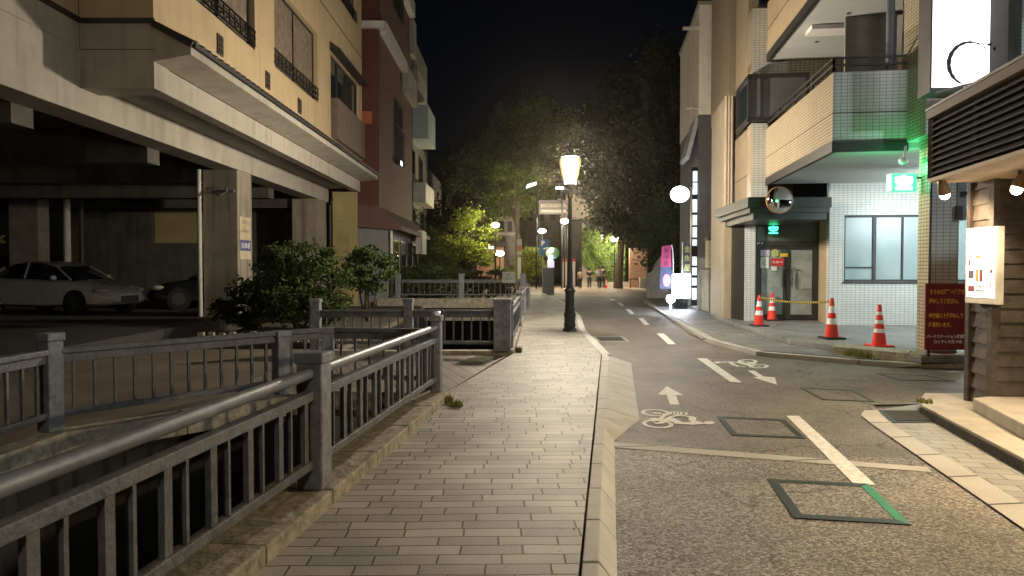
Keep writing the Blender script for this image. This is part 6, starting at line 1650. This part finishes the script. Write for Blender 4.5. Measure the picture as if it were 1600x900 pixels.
# sign pillar with blue sign and green light
KP = thing('payment_kiosk', 'dark blue grey kiosk pillar with a green light on top, beyond the walkway', 'kiosk', (X(856, 44), 44, 0))
ky = 44.0
MB().box(X(848, ky), X(866, ky), ky, ky + 0.5, -0.1, Z(418, ky)).build('cabinet', mat('kiosk_blue_grey', (0.07, 0.085, 0.11), 0.5), KP, bevel=0.02)
MB().box(X(856, ky), X(866, ky), ky + 0.1, ky + 0.4, Z(418, ky), Z(407, ky)).build('screen', emis('kiosk_screen', (0.55, 0.5, 0.9), 0.9), KP)
MB().box(X(857, ky), X(864, ky), ky + 0.1, ky + 0.4, Z(407, ky), Z(399, ky)).build('lit_panel', emis('kiosk_cyan', (0.3, 0.9, 0.9), 2.5), KP)
MB().ball((X(862, ky), ky + 0.2, Z(392, ky)), (0.16, 0.13, 0.2), 14, 10).build('green_light', emis('kiosk_green', (0.25, 1.0, 0.6), 14), KP, smooth=True)
MB().lathe((X(864, ky), ky + 0.5, Z(396, ky) - 0.35), [(0.0, 0), (0.25, 0.05), (0.40, 0.22), (0.43, 0.38), (0.40, 0.55), (0.25, 0.71), (0.0, 0.76)], 20).build('green_halo', emis('kiosk_green_halo', (0.0, 0.55, 0.06), 0.22), KP, smooth=True)  # glowing body added to imitate the halo round the green light
PS = thing('parking_sign', 'blue parking sign with a white letter P beside the green light', 'sign', (X(852, 46), 46, 0))
by = 46.0
MB().box(X(843, by), X(859, by), by, by + 0.06, Z(399, by), Z(374, by)).build('plate', mat('blue_plate', (0.02, 0.09, 0.26), 0.5, bump=0), PS)
text('P', M_SWHITE, PS, (X(846, by), by - 0.003, Z(384, by)), (1, 0, 0), (0, 0, 1), 0.32, 0.2, bold=0.02)
MB().bar((X(849, by), by - 0.004, Z(389, by)), (X(856, by), by - 0.004, Z(387, by)), 0.01, 0.08).build('arrow', M_SWHITE, PS)
MB().tube([(X(848, by), by + 0.1, -0.1), (X(848, by), by + 0.1, Z(374, by))], 0.04, 8).build('post', M_CONCG, PS)
# utility pole with signs
UP = thing('utility_pole', 'concrete utility pole with small signs beyond the railings', 'utility pole', (X(808, 50), 50, 0))
uy = 50.0
MB().tube([(X(807, uy), uy, 0), (X(809, uy), uy, 6.3)], [0.17, 0.12], 12).build('pole', mat('pole_concrete', (0.22, 0.19, 0.15), 0.8), UP, smooth=True)
MB().box(X(808, uy), X(815, uy), uy - 0.25, uy - 0.2, Z(384, uy), Z(374, uy)).build('plate', M_DIRTYW, UP)
mbd = MB(); mbd.tube([(X(812, uy), uy - 0.26, Z(388, uy)), (X(812, uy), uy - 0.22, Z(388, uy))], 0.18, 16); mbd.build('round_sign', mat('round_red', (0.5, 0.06, 0.03), 0.5, bump=0), UP)
MB().box(X(808, uy), X(815, uy), uy - 0.25, uy - 0.2, Z(398, uy), Z(393, uy)).build('plate', M_DIRTYW, UP)
MB().box(X(809, uy), X(814, uy), uy - 0.2, uy - 0.17, Z(436, uy), Z(402, uy)).build('wrap', M_WHITE, UP)
MB().bar((X(800, uy), uy, 5.9), (X(818, uy), uy, 5.9), 0.1, 0.1).build('crossarm', M_CONCG, UP)
# street light arm (LED) by the crown
LE = thing('road_light', 'modern cool white road light among the branches', 'street lamp', (X(846, 52), 52, 0))
MB().tube([(X(838, 52), 52, -0.1), (X(838, 52), 52, Z(300, 52)), (X(832, 52), 51.8, Z(290, 52))], 0.06, 8).build('pole', M_IRON, LE)
MB().add([(X(822, 52), 51.6, Z(296, 52)), (X(838, 52), 51.6, Z(290, 52)), (X(838, 52), 51.9, Z(287, 52)), (X(824, 52), 51.9, Z(292, 52)), (X(822, 52), 51.6, Z(294, 52)), (X(838, 52), 51.6, Z(287, 52)), (X(838, 52), 51.9, Z(285, 52)), (X(824, 52), 51.9, Z(289, 52))], [[0, 1, 2, 3], [4, 5, 6, 7], [0, 1, 5, 4], [1, 2, 6, 5], [2, 3, 7, 6], [3, 0, 4, 7]]).build('lamp_head', emis('led_cool', (0.7, 0.9, 1.0), 3.5), LE)
L2 = thing('road_light', 'small cool white light just left of the glowing lantern', 'street lamp', (X(873, 56), 56, 0))
MB().tube([(X(878, 56), 56, -0.1), (X(878, 56), 56, Z(296, 56))], 0.05, 8).build('pole', M_IRON, L2)
MB().box(X(868, 56), X(880, 56), 55.7, 55.9, Z(296, 56), Z(293.5, 56)).build('lamp_head', emis('led_cool2', (0.8, 0.9, 1.0), 12), L2)
# houses at left distance
HS = thing('house', 'pale two storey house behind the utility pole', 'building', (X(790, 66), 66, 0))
hy_ = 66.0
MB().box(X(776, hy_), X(806, hy_), hy_, hy_ + 6, 0, Z(338, hy_)).build('wall', mat('house_grey', (0.25, 0.23, 0.21), 0.8), HS)
MB().box(X(774, hy_), X(808, hy_), hy_ - 0.3, hy_ + 6.3, Z(338, hy_), Z(334, hy_)).build('roof', M_DARKTR, HS)
for (xa, xb, ya, yb) in ((779, 788, 362, 346), (793, 800, 362, 346), (778, 790, 388, 370)):
    w_ = MB().box(X(xa, hy_), X(xb, hy_), hy_ - 0.04, hy_ - 0.001, Z(ya, hy_), Z(yb, hy_)).build('window', M_DARKTR, HS)
MB().box(X(776, hy_), X(806, hy_), hy_ - 0.6, hy_ - 0.05, Z(368, hy_), Z(364, hy_)).build('balcony', M_DIRTYW, HS)
H2 = thing('apartment_house', 'dark long apartment roofline behind the pale house', 'building', (X(770, 90), 90, 0))
MB().box(X(700, 90), X(880, 90), 90, 98, 0, Z(318, 90)).build('wall', mat('far_dark', (0.09, 0.085, 0.085), 0.85), H2)
MB().box(X(698, 90), X(882, 90), 89.5, 98, Z(318, 90), Z(312, 90)).build('roof', M_DARKTR, H2)
for i in range(9):
    MB().box(X(715 + i * 18, 90), X(724 + i * 18, 90), 89.95, 89.999, Z(345, 90), Z(332, 90)).build('window', M_GLASS, H2)
OR = thing('shop_house', 'small shop lit warm orange at the far left end of the street', 'shop', (X(765, 60), 60, 0))
MB().box(X(745, 60), X(786, 60), 60, 64, 0, Z(385, 60)).build('wall', mat('warm_shop', (0.42, 0.24, 0.15), 0.8), OR)
MB().box(X(743, 60), X(788, 60), 59.4, 64, Z(385, 60), Z(380, 60)).build('roof', M_DARKTR, OR)
MB().box(X(764, 60), X(771, 60), 59.9, 59.99, Z(383, 60) - 0.3, Z(377, 60)- 0.3).build('lit_sign', emis('cool_tube', (0.5, 0.85, 1.0), 4), OR)
# white vending panels with red tops
for k, (xa, xb) in enumerate(((878, 888), (889, 899))):
    vm = thing('vending_machine', ['white vending machine with a red top, left one of the pair', 'white vending machine with a red top, right one of the pair behind the lamp shaft'][k], 'vending machine', (X(xa, 64), 64, -0.12), group='vending machines at the corner')
    MB().box(X(xa, 64), X(xb, 64), 64, 64.6, -0.12, Z(409, 64)).build('body', MS('vm_white', (0.55, 0.5, 0.44)), vm, bevel=0.02)
    MB().box(X(xa, 64), X(xb, 64), 63.97, 64.6, Z(409, 64), Z(404, 64)).build('top_panel', MS('vm_red', (0.45, 0.05, 0.04)), vm)
block('wall_panel', 'pale angled awning fascia behind the right vending machine', 'awning', X(897, 66), X(909, 66), 66, 66.4, Z(378, 66), Z(371, 66), M_DIRTYW)
block('low_wall', 'pale low wall behind the walking people', 'wall', X(905, 63), X(1004, 63), 61.2, 61.5, -0.13, 0.35, M_CONC)
pk_ = thing('brick_planter', 'pinkish brick corner wall lit by the hedge lamp', 'wall', (X(990, 60), 60, -0.1))
MB().box(X(984, 60), X(1012, 60), 60.2, 60.5, -0.13, Z(388, 60)).build('wall', mat('pink_brick', (0.40, 0.24, 0.16), 0.8, var=0.2), pk_)
MB().box(X(1000, 58), X(1012, 58), 58, 58.6, -0.13, Z(434, 58)).build('post', M_CONC, pk_)
cc = cpos(947, 441)
c5 = make_cone((X(947, 59), 59, -0.12), 'tiny orange cone beside the walkers at the hedge', CB2, M_ORANGE)
for k, px_ in enumerate((955, 985, 998)):
    q = X(px_, 58.5)
    bo2 = tag(MB().tube([(q - 0.7, 58.5, -0.12), (q - 0.7, 58.5, 0.5), (q - 0.5, 58.5, 0.65), (q + 0.5, 58.5, 0.65), (q + 0.7, 58.5, 0.5), (q + 0.7, 58.5, -0.12)], 0.035, 8).build('hoop_barrier', M_IRON), ['metal hoop barrier below the hedge lamp', 'metal hoop barrier below the pale tree trunk', 'metal hoop barrier beside the pink brick wall'][k], 'barrier', 'hoop barriers along the far pavement')
    
# shadow-side filler buildings so the street stays closed from a step aside
block('tower_block', 'dark building mass behind the right hand trees', 'building', 13.5, 24, 34, 60, 0, 13, mat('far_mass', (0.05, 0.05, 0.055), 0.85))

# a few fallen leaves and grit along the kerb and coping
R = random.Random(77); fl_ = MB()
for i in range(150):
    Yq = R.uniform(2.6, 14)
    if R.random() < 0.5: xq = xk(Yq) - abs(R.gauss(0, 0.10)) - 0.02
    else: xq = xe(min(Yq, 8)) + 0.2 + abs(R.gauss(0, 0.14))
    if Yq > 8 and xq < xk(Yq) - 0.6: continue
    a_ = R.uniform(0, 6.28); s_ = R.uniform(0.006, 0.02)
    u_ = Vector((math.cos(a_), math.sin(a_), R.uniform(-.2, .2))) * s_; v_ = Vector((-math.sin(a_), math.cos(a_), R.uniform(-.3, .3))) * s_ * 0.5
    c_ = Vector((xq, Yq, 0.008))
    fl_.add([c_ - u_, c_ - v_, c_ + u_, c_ + v_], [[0, 1, 2, 3]])
tag(fl_.build('fallen_leaves', mat('dry_leaf', (0.09, 0.06, 0.03), 0.9, bump=0), fix=False), None, None, kind='stuff')

# thin haze volume, added to give the lamps a halo
hm_ = bpy.data.materials.new('halo_haze'); hm_.use_nodes = True
hn = hm_.node_tree; hn.nodes.remove(hn.nodes['Principled BSDF'])
pv = hn.nodes.new('ShaderNodeVolumePrincipled'); pv.inputs['Color'].default_value = (1.0, 0.88, 0.7, 1)
pv.inputs['Density'].default_value = 0.00028; pv.inputs['Anisotropy'].default_value = 0.92
hn.links.new(pv.outputs[0], hn.nodes['Material Output'].inputs['Volume'])
hz = MB().box(-140, 140, -135, 140, -3.2, 30).build('haze', hm_)
hz['kind'] = 'stuff'
scene.cycles.volume_bounces = 0
